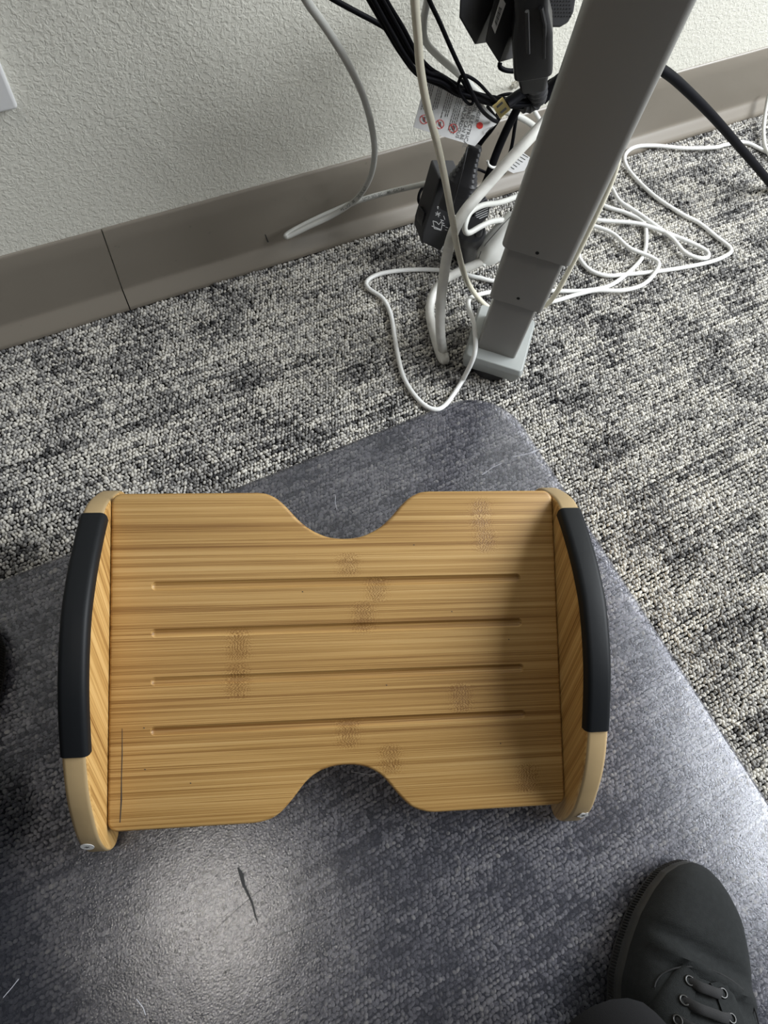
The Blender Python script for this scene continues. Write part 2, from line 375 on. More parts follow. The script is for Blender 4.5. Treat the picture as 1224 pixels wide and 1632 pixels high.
# ------------------------------------------------------------------ chair mat
def mat_outline(off=0.0):
    r = 0.060; x1, y1 = 0.3725 - off, 0.3075 - off; x0, y0 = -0.92, -0.90; p = []
    for cx, cy, t0 in ((x1 - r, y1 - r, 0), (x0 + r, y1 - r, 90), (x0 + r, y0 + r, 180), (x1 - r, y0 + r, 270)):
        for i in range(17):
            t = math.radians(t0 + 90*i/16); p.append((cx + r*math.cos(t), cy + r*math.sin(t)))
    return p
def clear_mat():
    m = bpy.data.materials.new('clear_frosted_vinyl'); m.use_nodes = True; n, l = nodes(m)
    n.remove(n['Principled BSDF']); out = n['Material Output']
    tr = n.new('ShaderNodeBsdfTransparent'); tr.inputs[0].default_value = (0.90, 0.905, 0.95, 1)
    df = n.new('ShaderNodeBsdfDiffuse'); df.inputs[0].default_value = (0.40, 0.41, 0.49, 1)
    gl = n.new('ShaderNodeBsdfGlossy'); gl.inputs['Roughness'].default_value = 0.17; gl.inputs[0].default_value = (1, 1, 1, 1)
    m1 = n.new('ShaderNodeMixShader'); m1.inputs[0].default_value = 0.055
    m2 = n.new('ShaderNodeMixShader')
    l.new(tr.outputs[0], m1.inputs[1]); l.new(df.outputs[0], m1.inputs[2])
    fr = n.new('ShaderNodeFresnel'); fr.inputs['IOR'].default_value = 1.45
    tc = n.new('ShaderNodeTexCoord')
    nz = n.new('ShaderNodeTexNoise'); nz.inputs['Scale'].default_value = 650; nz.inputs['Detail'].default_value = 2
    n2 = n.new('ShaderNodeTexNoise'); n2.inputs['Scale'].default_value = 9; n2.inputs['Detail'].default_value = 3
    l.new(tc.outputs['Object'], nz.inputs['Vector']); l.new(tc.outputs['Object'], n2.inputs['Vector'])
    bp = n.new('ShaderNodeBump'); bp.inputs['Distance'].default_value = 0.00018; bp.inputs['Strength'].default_value = 0.8
    b2 = n.new('ShaderNodeBump'); b2.inputs['Distance'].default_value = 0.003; b2.inputs['Strength'].default_value = 0.3
    l.new(nz.outputs['Fac'], bp.inputs['Height']); l.new(n2.outputs['Fac'], b2.inputs['Height']); l.new(b2.outputs['Normal'], bp.inputs['Normal'])
    l.new(bp.outputs['Normal'], gl.inputs['Normal']); l.new(bp.outputs['Normal'], fr.inputs['Normal'])
    l.new(fr.outputs[0], m2.inputs[0]); l.new(m1.outputs[0], m2.inputs[1]); l.new(gl.outputs[0], m2.inputs[2])
    l.new(m2.outputs[0], out.inputs['Surface'])
    return m
M['mat'] = clear_mat()
po = mat_outline(); pi_ = mat_outline(0.0028); k = len(po)
MZ = 0.0032
v = [(x, y, 0.0002) for x, y in po] + [(x, y, MZ - 0.0018) for x, y in po] + [(x, y, MZ) for x, y in pi_]
f = [tuple(range(k))[::-1], tuple(range(2*k, 3*k))]
for a in (0, k): f += [(a+i, a+(i+1) % k, a+k+(i+1) % k, a+k+i) for i in range(k)]
cm = mesh('chair_mat', v, f, M['mat'], smooth=False)
tag(cm, 'clear frosted vinyl chair mat with rounded corner lying on the grey carpet', 'chair mat')
# dark crease and hair-thin scratches worn into the mat
def ribbon(name, pts, wds, m, z, parent):
    v, f = [], []; P = [px(a, b, z=z) for a, b in pts]
    for i, p in enumerate(P):
        t = P[min(i+1, len(P)-1)] - P[max(i-1, 0)]; t /= np.linalg.norm(t); n_ = np.array([-t[1], t[0], 0])*wds[i]/2
        v += [p - n_, p + n_, p - n_ - (0, 0, 0.0003), p + n_ - (0, 0, 0.0003)]
    for i in range(len(P)-1):
        a = 4*i; f += [(a, a+1, a+5, a+4), (a, a+4, a+6, a+2), (a+1, a+3, a+7, a+5)]
    return mesh(name, v, f, m, parent, smooth=False)
M['crease'] = mat('crease_dirt', (0.03, 0.03, 0.03), 0.8); M['scratch'] = mat('scratch_white', (0.55, 0.55, 0.6), 0.5)
ribbon('crease', [(379,1383),(385,1395),(388,1410),(396,1426),(402,1440),(406,1456),(411,1472)], [0.0012,0.0034,0.0022,0.0016,0.0015,0.0012,0.0004], M['crease'], MZ + 0.0004, cm)
for s in ([(345,1480),(375,1452),(398,1432),(432,1405)], [(420,1497),(460,1485),(520,1462)]):
    ribbon('scratch', s, [0.0003]*len(s), M['crease'], MZ + 0.0004, cm)
for s in ([(768,757),(785,745),(800,738)], [(818,728),(845,722),(870,712)], [(535,790),(534,800),(537,812)], [(217,1592),(228,1606),(232,1618)], [(5,1590),(18,1575),(30,1560)], [(560,1230),(590,1235),(600,1232)]):
    ribbon('scratch', s, [0.0004]*len(s), M['scratch'], MZ + 0.0004, cm)

# ------------------------------------------------------------------ bamboo footrest
FR = empty('footrest', (0.07645, 0.09845, MZ + 0.0003), -0.41708)
tag(FR, 'bamboo footrest with slotted tilted tray and curved black-gripped sides on the clear mat', 'footrest')
Wd, Dp, PIT, ZT = 0.3590, 0.2576, 0.32511, 0.0815
def cut(a, top):   # edge t of the tray at lengthwise position a
    if top: return float(np.interp(abs(a - 0.0035), [0, 0.0065, 0.0127, 0.019, 0.0255, 0.031, 0.036, 0.0405, 0.0447, 0.049, 0.0536, 0.0585, 0.064, 0.070],
                                   [0.0905, 0.0908, 0.0918, 0.0940, 0.0972, 0.1009, 0.1050, 0.1098, 0.1147, 0.1193, 0.1233, 0.1264, 0.1283, 0.1288]))
    return float(np.interp(abs(a - 0.0008), [0, 0.006, 0.012, 0.0185, 0.0245, 0.0298, 0.034, 0.038, 0.0415, 0.045, 0.0485, 0.052, 0.056, 0.060, 0.065, 0.071],
                           [0.0884, 0.0886, 0.0896, 0.0914, 0.0946, 0.0987, 0.1034, 0.1085, 0.1128, 0.1166, 0.1202, 0.1231, 0.1254, 0.1268, 0.1281, 0.1288]))
def tray_outline():
    p = []; r = 0.008; hw = Wd/2; e = 0.1288
    def arc(cx, cy, t0):
        for i in range(7):
            t = math.radians(t0 + 90*i/6); p.append((cx + r*math.cos(t), cy + r*math.sin(t)))
    arc(hw - r, -e + r, -90); arc(hw - r, e - r, 0)
    for a in np.linspace(0.080, -0.073, 48): p.append((a, cut(a, True)))
    arc(-hw + r, e - r, 90); arc(-hw + r, -e + r, 180)
    for a in np.linspace(-0.075, 0.075, 48): p.append((a, -cut(a, False)))
    return p
knots = [(0.006,0.0694,0.009),(0.0285,0.0490,0.010),(0.0179,0.0270,0.012),(0.1170,0.1090,0.013),(0.1200,0.0870,0.010),(-0.0815,0.0080,0.012),
         (-0.0825,-0.0195,0.013),(0.0958,-0.0398,0.011),(0.0038,-0.0640,0.011),(0.0369,-0.0854,0.011),(0.1482,-0.1060,0.011)]
M['bamboo_tray'] = bamboo('bamboo_tray', knots=knots, tone=0.74)
M['bamboo_side'] = bamboo('bamboo_side', rot=(math.radians(-68), 0, math.radians(90)), strip_axis=1, tone=0.95, strip=0.03)
M['bamboo_edge'] = mat('bamboo_edge', (0.38, 0.275, 0.145), 0.5, spec=0.35, var=(45, 0.14))
def make_tray():
    pl = tray_outline(); n_ = len(pl)
    bm = bmesh.new()
    top = [bm.verts.new((a, t, 0)) for a, t in pl]; bot = [bm.verts.new((a, t, -0.0105)) for a, t in pl]
    bm.faces.new(top); bm.faces.new(bot[::-1])
    for i in range(n_): bm.faces.new((top[i], bot[i], bot[(i+1) % n_], top[(i+1) % n_]))
    bmesh.ops.recalc_face_normals(bm, faces=bm.faces)
    e = [ed for ed in bm.edges if (ed.verts[0].co.z > -1e-6) == (ed.verts[1].co.z > -1e-6)]
    bmesh.ops.bevel(bm, geom=e, offset=0.0026, segments=4, affect='EDGES', profile=0.5)
    me = bpy.data.meshes.new('tray'); bm.to_mesh(me); bm.free()
    me.materials.append(M['bamboo_tray'])
    o = bpy.data.objects.new('tray', me); C.objects.link(o)
    # grooves: round-nosed slots cut 2 mm deep
    cb = bmesh.new(); R_ = 0.0042; up = 0.0020
    for t0 in (0.0557, 0.0192, -0.0178, -0.0552):
        L_ = 0.2985; mtx = Matrix.Translation((0.0004, t0, up))
        ring = []; nS = 14; xs = []
        for i in range(9): ph = math.pi/2*(1 - i/8); xs.append((-L_/2 + R_ - R_*math.sin(ph), R_*math.cos(ph)))
        xs += [(-x, r) for x, r in xs[::-1]]
        rings = []
        for x, r in xs:
            if r < 1e-6: rings.append([cb.verts.new(mtx @ Vector((x, 0, 0)))])
            else: rings.append([cb.verts.new(mtx @ Vector((x, r*math.cos(2*math.pi*j/nS), r*math.sin(2*math.pi*j/nS)))) for j in range(nS)])
        for A, B in zip(rings, rings[1:]):
            for j in range(nS):
                j2 = (j+1) % nS
                if len(A) == 1: cb.faces.new((A[0], B[j], B[j2]))
                elif len(B) == 1: cb.faces.new((A[j], B[0], A[j2]))
                else: cb.faces.new((A[j], B[j], B[j2], A[j2]))
    bmesh.ops.recalc_face_normals(cb, faces=cb.faces)
    cme = bpy.data.meshes.new('cutter'); cb.to_mesh(cme); cb.free(); co = bpy.data.objects.new('cutter', cme); C.objects.link(co)
    md = o.modifiers.new('b', 'BOOLEAN'); md.operation = 'DIFFERENCE'; md.object = co; md.solver = 'EXACT'
    bpy.context.view_layer.update()
    nm = bpy.data.meshes.new_from_object(o.evaluated_get(bpy.context.evaluated_depsgraph_get()))
    o.modifiers.clear(); o.data = nm; nm.name = 'tray'; bpy.data.objects.remove(co); bpy.data.meshes.remove(cme)
    for p in nm.polygons: p.use_smooth = True
    nm.set_sharp_from_angle(angle=math.radians(32))
    o.parent = FR; o.location = (0, 0, ZT); o.rotation_euler = (PIT, 0, 0)
    return o
tray = make_tray()
def on_tray(a, t, h=0.0): return (a, t, h)
# dark scored line near the left end and small nicks
def tray_mark(name, pts, wd, m, h=0.0004):
    v, f = [], []
    for i, (a, t) in enumerate(pts):
        w_ = wd[i] if isinstance(wd, (list, tuple)) else wd
        v += [(a - w_/2, t, h), (a + w_/2, t, h), (a - w_/2, t, -0.0004), (a + w_/2, t, -0.0004)]
    for i in range(len(pts)-1):
        a = 4*i; f += [(a, a+1, a+5, a+4), (a, a+4, a+6, a+2), (a+1, a+3, a+7, a+5)]
    o = mesh(name, v, f, m, None, smooth=False); o.parent = tray; return o
tray_mark('score_line', [(-0.1690,-0.052),(-0.1688,-0.072),(-0.1691,-0.090),(-0.1690,-0.105),(-0.1698,-0.1215)], [0.0002,0.0006,0.0005,0.0009,0.0005], M['crease'], 0.0002)
for a, t in ((-0.152,-0.083),(-0.153,-0.052),(0.060,0.085),(-0.031,0.049),(0.127,-0.077),(0.137,0.006),(0.035,-0.027),(-0.118,-0.095),(0.09,0.03)):
    tray_mark('nick', [(a, t), (a + 0.0003, t - 0.0008)], 0.0008, M['crease'], 0.0002)
# side panels: D-shaped boards, flat base, arched back
arc = [(0.130,0.050),(0.1415,0.0640),(0.1435,0.0760),(0.1415,0.0885),(0.1340,0.1020),(0.1166,0.1235),(0.1006,0.1340),(0.0704,0.1430),(0.0415,0.1478),(0.011,0.1475),
       (-0.0314,0.1355),(-0.0727,0.1130),(-0.0988,0.0930),(-0.1175,0.0700),(-0.1276,0.0530),(-0.1335,0.0340),(-0.1345,0.0190),(-0.1315,0.0080),(-0.1240,0.0015)]
arc = [(s, z - MZ*0.6) for s, z in arc]
arcs = [tuple(p[1:]) for p in spline([(0, a, b) for a, b in arc], 6)]
foot_line = [(-0.116, 0.0), (0.090, 0.0), (0.112, 0.004), (0.122, 0.020)]
outl = arcs + foot_line
TH = 0.0170
def side_panel(sgn):
    x0 = sgn*(Wd/2 + 0.0003); d = sgn*TH; n_ = len(outl)
    bm = bmesh.new()
    A = [bm.verts.new((x0, s, z)) for s, z in outl]; B = [bm.verts.new((x0 + d, s, z)) for s, z in outl]
    fa = bm.faces.new(A); fb = bm.faces.new(B[::-1])
    for i in range(n_): bm.faces.new((A[i], A[(i+1) % n_], B[(i+1) % n_], B[i]))
    bmesh.ops.recalc_face_normals(bm, faces=bm.faces)
    rim = [e for e in bm.edges if abs(e.verts[0].co.x - e.verts[1].co.x) < 1e-7]
    bmesh.ops.bevel(bm, geom=rim, offset=0.0032, segments=4, affect='EDGES', profile=0.5)
    me = bpy.data.meshes.new('side_panel'); bm.to_mesh(me); bm.free()
    me.materials.append(M['bamboo_side']); me.materials.append(M['bamboo_edge'])
    for p in me.polygons:
        p.use_smooth = True
        if abs(p.normal.x) < 0.8: p.material_index = 1
    me.set_sharp_from_angle(angle=math.radians(50))
    o = bpy.data.objects.new('side_panel', me); C.objects.link(o); o.parent = FR
    # rubber grip: channel wrapped over the arched edge
    path = [np.array((x0 + d/2, s, z)) for s, z in arcs if -0.0765 < s < 0.104 and z > 0.08]
    xo, ri, tk = TH/2, 0.0032, 0.0013
    def ch(extra, depth):
        o_ = [(-xo - extra, -depth)]
        for i in range(5): t = math.radians(180 - 90*i/4); o_.append((-xo + ri + (ri + extra)*math.cos(t), -ri + (ri + extra)*math.sin(t)))
        for i in range(5): t = math.radians(90 - 90*i/4); o_.append((xo - ri + (ri + extra)*math.cos(t), -ri + (ri + extra)*math.sin(t)))
        o_.append((xo + extra, -depth)); return o_
    prof = ch(tk, 0.0075) + ch(0.0001, 0.0072)[::-1]
    v, f = [], []; kk = len(prof)
    for i, p in enumerate(path):
        t = path[min(i+1, len(path)-1)] - path[max(i-1, 0)]; t /= np.linalg.norm(t)
        up = np.cross((1, 0, 0), t); up = up if up[2] > 0 else -up
        for a, b_ in prof: v.append(p + np.array((a, 0, 0)) + up*b_)
    L_ = len(path)
    f = [(i*kk + j, i*kk + (j+1) % kk, (i+1)*kk + (j+1) % kk, (i+1)*kk + j) for i in range(L_-1) for j in range(kk)]
    h_ = kk // 2
    for base_, flip in ((0, 1), ((L_-1)*kk, 0)):
        for j in range(h_ - 1):
            q = (base_ + j, base_ + j + 1, base_ + kk - 2 - j, base_ + kk - 1 - j); f.append(q if flip else q[::-1])
    g = mesh('grip', v, f, M['rubber'], None, world=False, ang=50); g.parent = FR
    g['label'] = 'black rubber grip strip wrapped over the arched edge'
    return o
pl_ = side_panel(-1); pr_ = side_panel(1)
M['sticker'] = mat('white_sticker', (0.85, 0.85, 0.84), 0.5)
def sticker(sgn, torn):
    # small disc bent over the near end of the edge
    i0 = min(range(len(arcs)), key=lambda i: abs(arcs[i][1] - 0.046) + (10 if arcs[i][0] > 0 else 0))
    s0, z0 = arcs[i0]; cx = sgn*(Wd/2 + TH - 0.0052)
    t = np.array((0, arcs[i0+1][0] - arcs[i0-1][0], arcs[i0+1][1] - arcs[i0-1][1])); t /= np.linalg.norm(t)
    n_ = np.array((0, t[2], -t[1])); n_ = n_ if n_[1] < 0 else -n_
    R_ = 0.0062; pts = []
    for i in range(26):
        a = 2*math.pi*i/26; r = R_*(0.85 + 0.15*math.sin(5*a) if torn else 1.0)
        pts.append(np.array((cx, s0, z0)) + np.array((1, 0, 0))*r*0.78*math.cos(a) + t*r*math.sin(a) + n_*0.0003)
    v, f = prism(pts, n_*0.0003); st = mesh('sticker', v, f, M['sticker'], None, smooth=False); st.parent = FR
    st['label'] = 'small white round sticker'
    c0 = np.array((cx, s0, z0)) + n_*0.0007
    q = []
    for i in range(10):
        a = 2*math.pi*i/10; r = 0.0022*(1.0 if i % 2 else 0.45); q.append(c0 + np.array((1, 0, 0))*r*math.cos(a) + t*r*math.sin(a))
    v, f = prism(q, n_*0.0001); pm = mesh('printed_mark', v, f, M['greyink'], None, smooth=False); pm.parent = st
sticker(-1, False); sticker(1, True)

# ------------------------------------------------------------------ standing desk leg
th = math.radians(-44); U = np.array([math.cos(th), math.sin(th), 0]); Nn = np.array([math.sin(th), -math.cos(th), 0])
P0 = np.array([0.37474, 0.32828, 0.0])
desk = tag(empty('standing_desk_leg', tuple(P0 - Nn*0.02)), 'grey telescoping steel leg of a standing desk on a small square foot', 'desk leg')
def tubebox(name, hw, off, depth, z0, z1, r, m, wall=0.0018):
    c = P0 + Nn*(off - depth/2); prof = rrect(hw, depth/2, r, 5); v, f = [], []
    for z in (z0, z1):
        for a, b_ in prof: v.append(c + U*a + Nn*b_ + np.array((0, 0, z)))
    k = len(prof); f = [(i, (i+1) % k, k + (i+1) % k, k + i) for i in range(k)] + [tuple(range(k))[::-1], tuple(range(k, 2*k))]
    return mesh(name, v, f, m, desk, bevel=0.0006, seg=2, ang=40)
tin = tubebox('inner_tube', 0.0218, 0.0, 0.046, 0.033, 0.30, 0.003, M['leg'])
tmi = tubebox('middle_tube', 0.0268, 0.005, 0.056, 0.1155, 0.45, 0.0040, M['leg'])
tou = tubebox('outer_tube', 0.0318, 0.010, 0.066, 0.1845, 0.70, 0.0055, M['leg'])
def hole(par, z, off, r):
    c = P0 + Nn*(off + 0.0002) + np.array((0, 0, z))
    pts = [c + U*r*math.cos(t) + np.array((0, 0, r*math.sin(t))) for t in np.linspace(0, 2*math.pi, 20, endpoint=False)]
    v, f = prism(pts, -Nn*0.0012); o = mesh('screw_hole', v, f, M['dark'], None, smooth=False)
    o.parent = par; o.matrix_parent_inverse = Matrix.Identity(4)
    o.data.transform(BASE[desk.name].inverted())
hole(tmi, 0.1262, 0.005, 0.0016); hole(tou, 0.1900, 0.010, 0.0017)
def foot_block():
    v, f = [], []
    rings = [(0.0085, -0.030, 0.032, -0.060, 0.010), (0.027, -0.0325, 0.0345, -0.062, 0.0155), (0.0335, -0.0305, 0.0325, -0.060, 0.0135)]
    for z, x0, x1, y0, y1 in rings:
        for a, b_ in rrect((x1-x0)/2, (y1-y0)/2, 0.004, 4):
            v.append(P0 + U*(a + (x0+x1)/2) + Nn*(b_ + (y0+y1)/2) + np.array((0, 0, z)))
    k = 20
    for q in range(2): f += [(q*k+i, q*k+(i+1) % k, (q+1)*k+(i+1) % k, (q+1)*k+i) for i in range(k)]
    f += [tuple(range(k))[::-1], tuple(range(2*k, 3*k))]
    return v, f
v, f = foot_block(); mesh('foot', v, f, M['foot'], desk, bevel=0.0008, seg=2, ang=40)
c = P0 - Nn*0.012
v, f = prism([c + U*0.024*math.cos(t) + Nn*0.024*math.sin(t) for t in np.linspace(0, 2*math.pi, 28, endpoint=False)], (0, 0, 0.0095))
mesh('glide', v, f, M['plastic2'], desk, bevel=0.001)

# ------------------------------------------------------------------ cables
def cable(name, pts, r, m, label, cat='cable', group=None, ry=None, up=(0, 0, 1), n=10, parent=None):
    W = []
    for p in pts:
        if len(p) == 3 and isinstance(p[2], str): W.append(px(p[0], p[1], z=float(p[2])))
        else: W.append(px(p[0], p[1], y=p[2]))
    if pts[0][1] < -10 and not isinstance(pts[0][2], str):      # hanging cables run on up towards the desk top
        e1 = W[0] + (W[0] - W[1]); e2 = e1 + (W[0] - W[1])*0.8 + np.array((0, 0, 0.03)); W = [e2 + np.array((0, 0, 0.15)), e2, e1] + W
    o = tube(name, W, r, m, parent, n=n, ry=ry, up=up)
    if parent is None: tag(o, label, cat, group)
    o_path[o.name] = W
    return o
o_path = {}
FZ = '0.0030'
# long white cable in loops on the carpet
G1 = [(1300,262),(1262,252),(1224,243),(1188,227),(1157,226.5),(1138,231),(1091,232),(1041,228),(1009,231.5),(995,248),(1006,276),(1041,310.6),(1085,340),(1113,354.5),(1141,376.5),(1165,397),(1154,409),(1122,420),(1060,431),(997,437.6),(965.5,439),(940,430),(925,414),(918,398)]
hid1 = [(890,395),(850,420)]
CL = [(800,447),(760,442),(735,436),(690,430),(640,431),(604,437),(585,448),(588,460),(610,476),(623,502),(631,550),(643,600),(666,636),(690,652),(710,645),(735,610)]
def Z(l, z): return [(a, b, z) for a, b in l]
white_pts = [(a, b + (4 if 990 < a < 1165 and b < 250 else 0), '0.0060' if 990 < a < 1165 and b < 250 else FZ) for a, b in G1] + Z(hid1, FZ) + Z(CL, FZ) + [(742,597,'0.014'),(751,579,'0.031'),(756.5,563,'0.041'),(758,545,'0.044'),(755,515,'0.048'),(747,490,'0.046'),(749,476,'0.034'),(765,469,'0.016'),(795,464,'0.004')]
G3r = [(893,464),(934,463),(972,455),(1003,433),(1025,408),(1030,380),(1025,354.5),(997,339),(965.5,329)]
G2 = [(973,298),(987.5,320),(1016,339),(1047,361),(1072,380),(1091,401.6),(1113,411),(1128,410),(1126,400),(1100,386),(1060,370),(1016,356),(956,351)]
G4 = [(953,362),(978,373),(1003,395),(1034.5,408),(1050,420),(1041,439),(1022,455),(990.6,463),(950,463),(918,470),(874.5,481.6)]
white_pts += Z([(840,462)], FZ) + Z(G3r, FZ) + Z([(940,312),(950,290)], FZ) + Z(G2, '0.0065') + Z([(925,345),(925,355)], '0.0065') + Z(G4, '0.0068') + Z([(845,476)], FZ)
cable('data_cable', white_pts, 0.0026, M['cable_white'], 'thin white cable looping over the carpet on both sides of the desk leg')
cable('data_cable', [(1225,150,'0.03'),(1219,185,'0.012'),(1217,215,'0.006'),(1222,240,'0.006'),(1240,262,'0.004')], 0.0026, M['white_plastic'], 'short end of white cable standing at the right edge near the cove base')

# cream cable dropping to the floor behind the leg and up again
cable('phone_cable', [(660,-40,0.385),(661,0,0.385),(666,60,0.385),(670,110,0.385),(681,170,0.385),(697,230,0.385),(710,290,0.385),(721,350,0.386),(730,400,0.39),(743,445,0.396),(760,472,0.400),(782,492,'0.006'),
      (812,500,'0.004'),(845,496,'0.004'),(870,486,'0.006'),(886,468,0.368),(904,436,0.368),(930,385,0.37),(955,333,0.372),(972,295,0.376),(985,255,0.38),(990,200,0.39)],
      0.0029, M['cable_cream'], 'cream cable hanging in front of the warning tag and passing behind the desk foot')

# grey network cable, hairpin against the cove base, with its print
gp = [(470,-40,0.44),(488,0,0.445),(520,45,0.45),(553,98,0.46),(578,150,0.475),(592,200,0.49),(597,245,0.51),(589,285,0.53),(567,318,0.545),(530,343,0.553),(490,362,0.556),(463,375,0.557),(455,377,0.5572),
      (463,370,0.5605),(495,353,0.563),(530,337,0.562),(575,319,0.556),(625,305,0.548),(690,290,0.52),(720,282,0.515)]
net = cable('network_cable', gp, 0.0030, M['cable_grey'], 'grey network cable bent in a hairpin against the taupe cove base', n=12)
def print_on(path_pts, i0, s, start, r, size, flip, parent, m=None):
    path = spline(path_pts, 8); d = [0]
    for a, b_ in zip(path, path[1:]): d.append(d[-1] + np.linalg.norm(b_ - a))
    d = np.array(d); T, N, B = frames(path)
    v, f = text_vf(s, size); out = []
    for x, y, z in v:
        q = start + (-x if flip else x); i = int(np.clip(np.searchsorted(d, q) - 1, 0, len(path)-2)); t = (q - d[i])/(d[i+1]-d[i]+1e-9)
        p = path[i]*(1-t) + path[i+1]*t; tt = T[i]*(1-t) + T[i+1]*t; tt = tt/np.linalg.norm(tt)
        toC = np.array([0, 0, H]) - p; toC -= tt*toC.dot(tt); toC /= np.linalg.norm(toC)   # side of the jacket that is printed
        side = np.cross(toC, tt); ang = (y - size*0.35)/r
        if flip: ang = -ang
        out.append(p + (toC*math.cos(ang) + side*math.sin(ang))*(r + 0.00012))
    return mesh('jacket_print', out, f, m or M['ink'], parent, smooth=False)
def arclen(path_pts, k):
    path = spline(path_pts, 8); tgt = path_pts[k]; d = 0; best = (9, 0)
    for a, b_ in zip(path, path[1:]):
        e = np.linalg.norm(a - tgt)
        if e < best[0]: best = (e, d)
        d += np.linalg.norm(b_ - a)
    return best[1]
W = o_path[net.name]; W_ = W
print_on(W, 0, 'UTP ISO/IEC 11801 CAT.5e', arclen(W, 19) + 0.002, 0.003, 0.0044, False, net)
print_on(W, 0, 'UTP ISO/IEC 11801 CAT.5e', arclen(W, 10) + 0.012, 0.003, 0.0044, False, net)

# lighter grey cable dropping behind the bundle
cable('grey_cable', [(684,-40,0.50),(681,0,0.50),(675,35,0.50),(678,65,0.50),(697,88,0.50),(722,110,0.50),(742,128,0.50),(765,150,0.50),(800,175,0.505),(835,190,0.50),(870,215,0.50)], 0.0031, M['cable_grey'],
      'light grey cable curving behind the black cable bundle')

# thick scuffed cord with moulded flat plug
cordp = [(960,80,0.455),(915,140,0.45),(885,176,0.44),(850,214,0.43),(812,255,0.425),(772,300,0.42),(740,338,0.41),(722,372,0.40),(712,410,0.395),(706,450,0.385),(702,490,0.375),(702,530,0.366),(706,560,'0.006'),(709,574,'0.006'),
         (702,566,'0.005'),(691,530,'0.005'),(685,498,'0.006'),(690,470,'0.010'),(706,448,'0.018'),(730,434,'0.026'),(762,419,'0.036'),(768,416,'0.038')]
pc = tag(empty('extension_cord', tuple(px(709, 574, z=0.0))), 'thick scuffed white cord with flat moulded plug beside the desk leg', 'extension cord')
cable('cord', cordp, 0.0052, M['cord_dirty'], None, parent=pc, n=14)
def loft(name, secs, m, parent, k=5, ang=40, bev=0.0):
    """secs: (centre, axis right vec, axis up vec, half a, half b, corner r)"""
    v, f = [], []
    for c_, a, b_, ha, hb, r in secs:
        for x, y in rrect(ha, hb, min(r, ha*0.98, hb*0.98), k): v.append(np.array(c_) + np.array(a)*x + np.array(b_)*y)
    n_ = 4*(k+1); S = len(secs)
    f = [(i*n_+j, i*n_+(j+1) % n_, (i+1)*n_+(j+1) % n_, (i+1)*n_+j) for i in range(S-1) for j in range(n_)]
    f += [tuple(range(n_))[::-1], tuple(range((S-1)*n_, S*n_))]
    return mesh(name, v, f, m, parent, ang=ang, bevel=bev)
def axis_frame(p0, p1):
    """frame for a moulded body running p0->p1: a = sideways as the camera sees it, b = facing the viewer"""
    t = p1 - p0; t /= np.linalg.norm(t); toC = np.array([0, 0, H]) - (p0+p1)/2; toC -= t*toC.dot(t); toC /= np.linalg.norm(toC)
    return t, np.cross(t, toC), toC
def body(name, p0, p1, secs, m, parent, ang=40, roll=0.0, bev=0.0):
    t, a, b_ = axis_frame(p0, p1); L_ = np.linalg.norm(p1 - p0)
    ca, sa = math.cos(roll), math.sin(roll); a, b_ = a*ca + b_*sa, b_*ca - a*sa
    return loft(name, [(p0 + t*L_*s, a, b_, ha, hb, r) for s, ha, hb, r in secs], m, parent, ang=ang, bev=bev)
q0 = px(766, 418, z=0.034); q1 = px(825, 352, y=0.455)
body('plug', q0, q1, [(0, 0.006, 0.006, 0.004), (0.05, 0.010, 0.0075, 0.006), (0.16, 0.0155, 0.010, 0.008), (0.30, 0.0175, 0.0115, 0.008), (0.7, 0.0175, 0.0115, 0.008), (1, 0.0165, 0.0105, 0.007)], M['white_plastic'], pc, roll=-1.0)
body('seam', q0 + (q1-q0)*0.02, q1, [(0, 0.0086, 0.0006, 0.0004), (0.12, 0.0146, 0.0006, 0.0004), (0.28, 0.01775, 0.0006, 0.0004), (0.7, 0.01775, 0.0006, 0.0004), (1, 0.0167, 0.0006, 0.0004)], M['greyink'], pc, roll=-1.0)
body('collar', q0 - (q1-q0)*0.03, q0 + (q1-q0)*0.05, [(0, 0.0062, 0.0062, 0.006), (0.3, 0.0074, 0.0074, 0.007), (1, 0.0070, 0.0070, 0.007)], M['white_plastic'], pc)

# short white loop by the round adapter
cable('short_cable', [(845,305,0.49),(800,322,0.475),(770,327,0.465),(750,338,0.455),(742,355,0.447),(741,367,0.443),(748,371,0.443),(768,360,0.448),(790,352,0.455),(830,350,0.47)], 0.0031, M['cable_grey'],
      'short grey-white cable bent tight above the round black adapter')

# flat black power cable crossing behind the leg to the right
cable('flat_power_cable', [(862,158,0.455),(880,140,0.455),(905,120,0.455),(960,98,0.455),(1020,95,0.455),(1062,116,0.45),(1100,149,0.445),(1140,190,0.44),(1180,236,0.435),(1224,288,0.43),(1270,350,0.42),(1310,420,0.41)],
      0.0066, M['cable_black'], 'flat black power cable crossing over the carpet at right of the desk leg', ry=0.0050, n=14)
cable('power_cable', [(858,150,0.475),(875,133,0.475),(905,117,0.475),(935,104,0.475),(990,60,0.475)], 0.0030, M['cable_black'], 'black round cable running up behind the desk leg from the big plug')

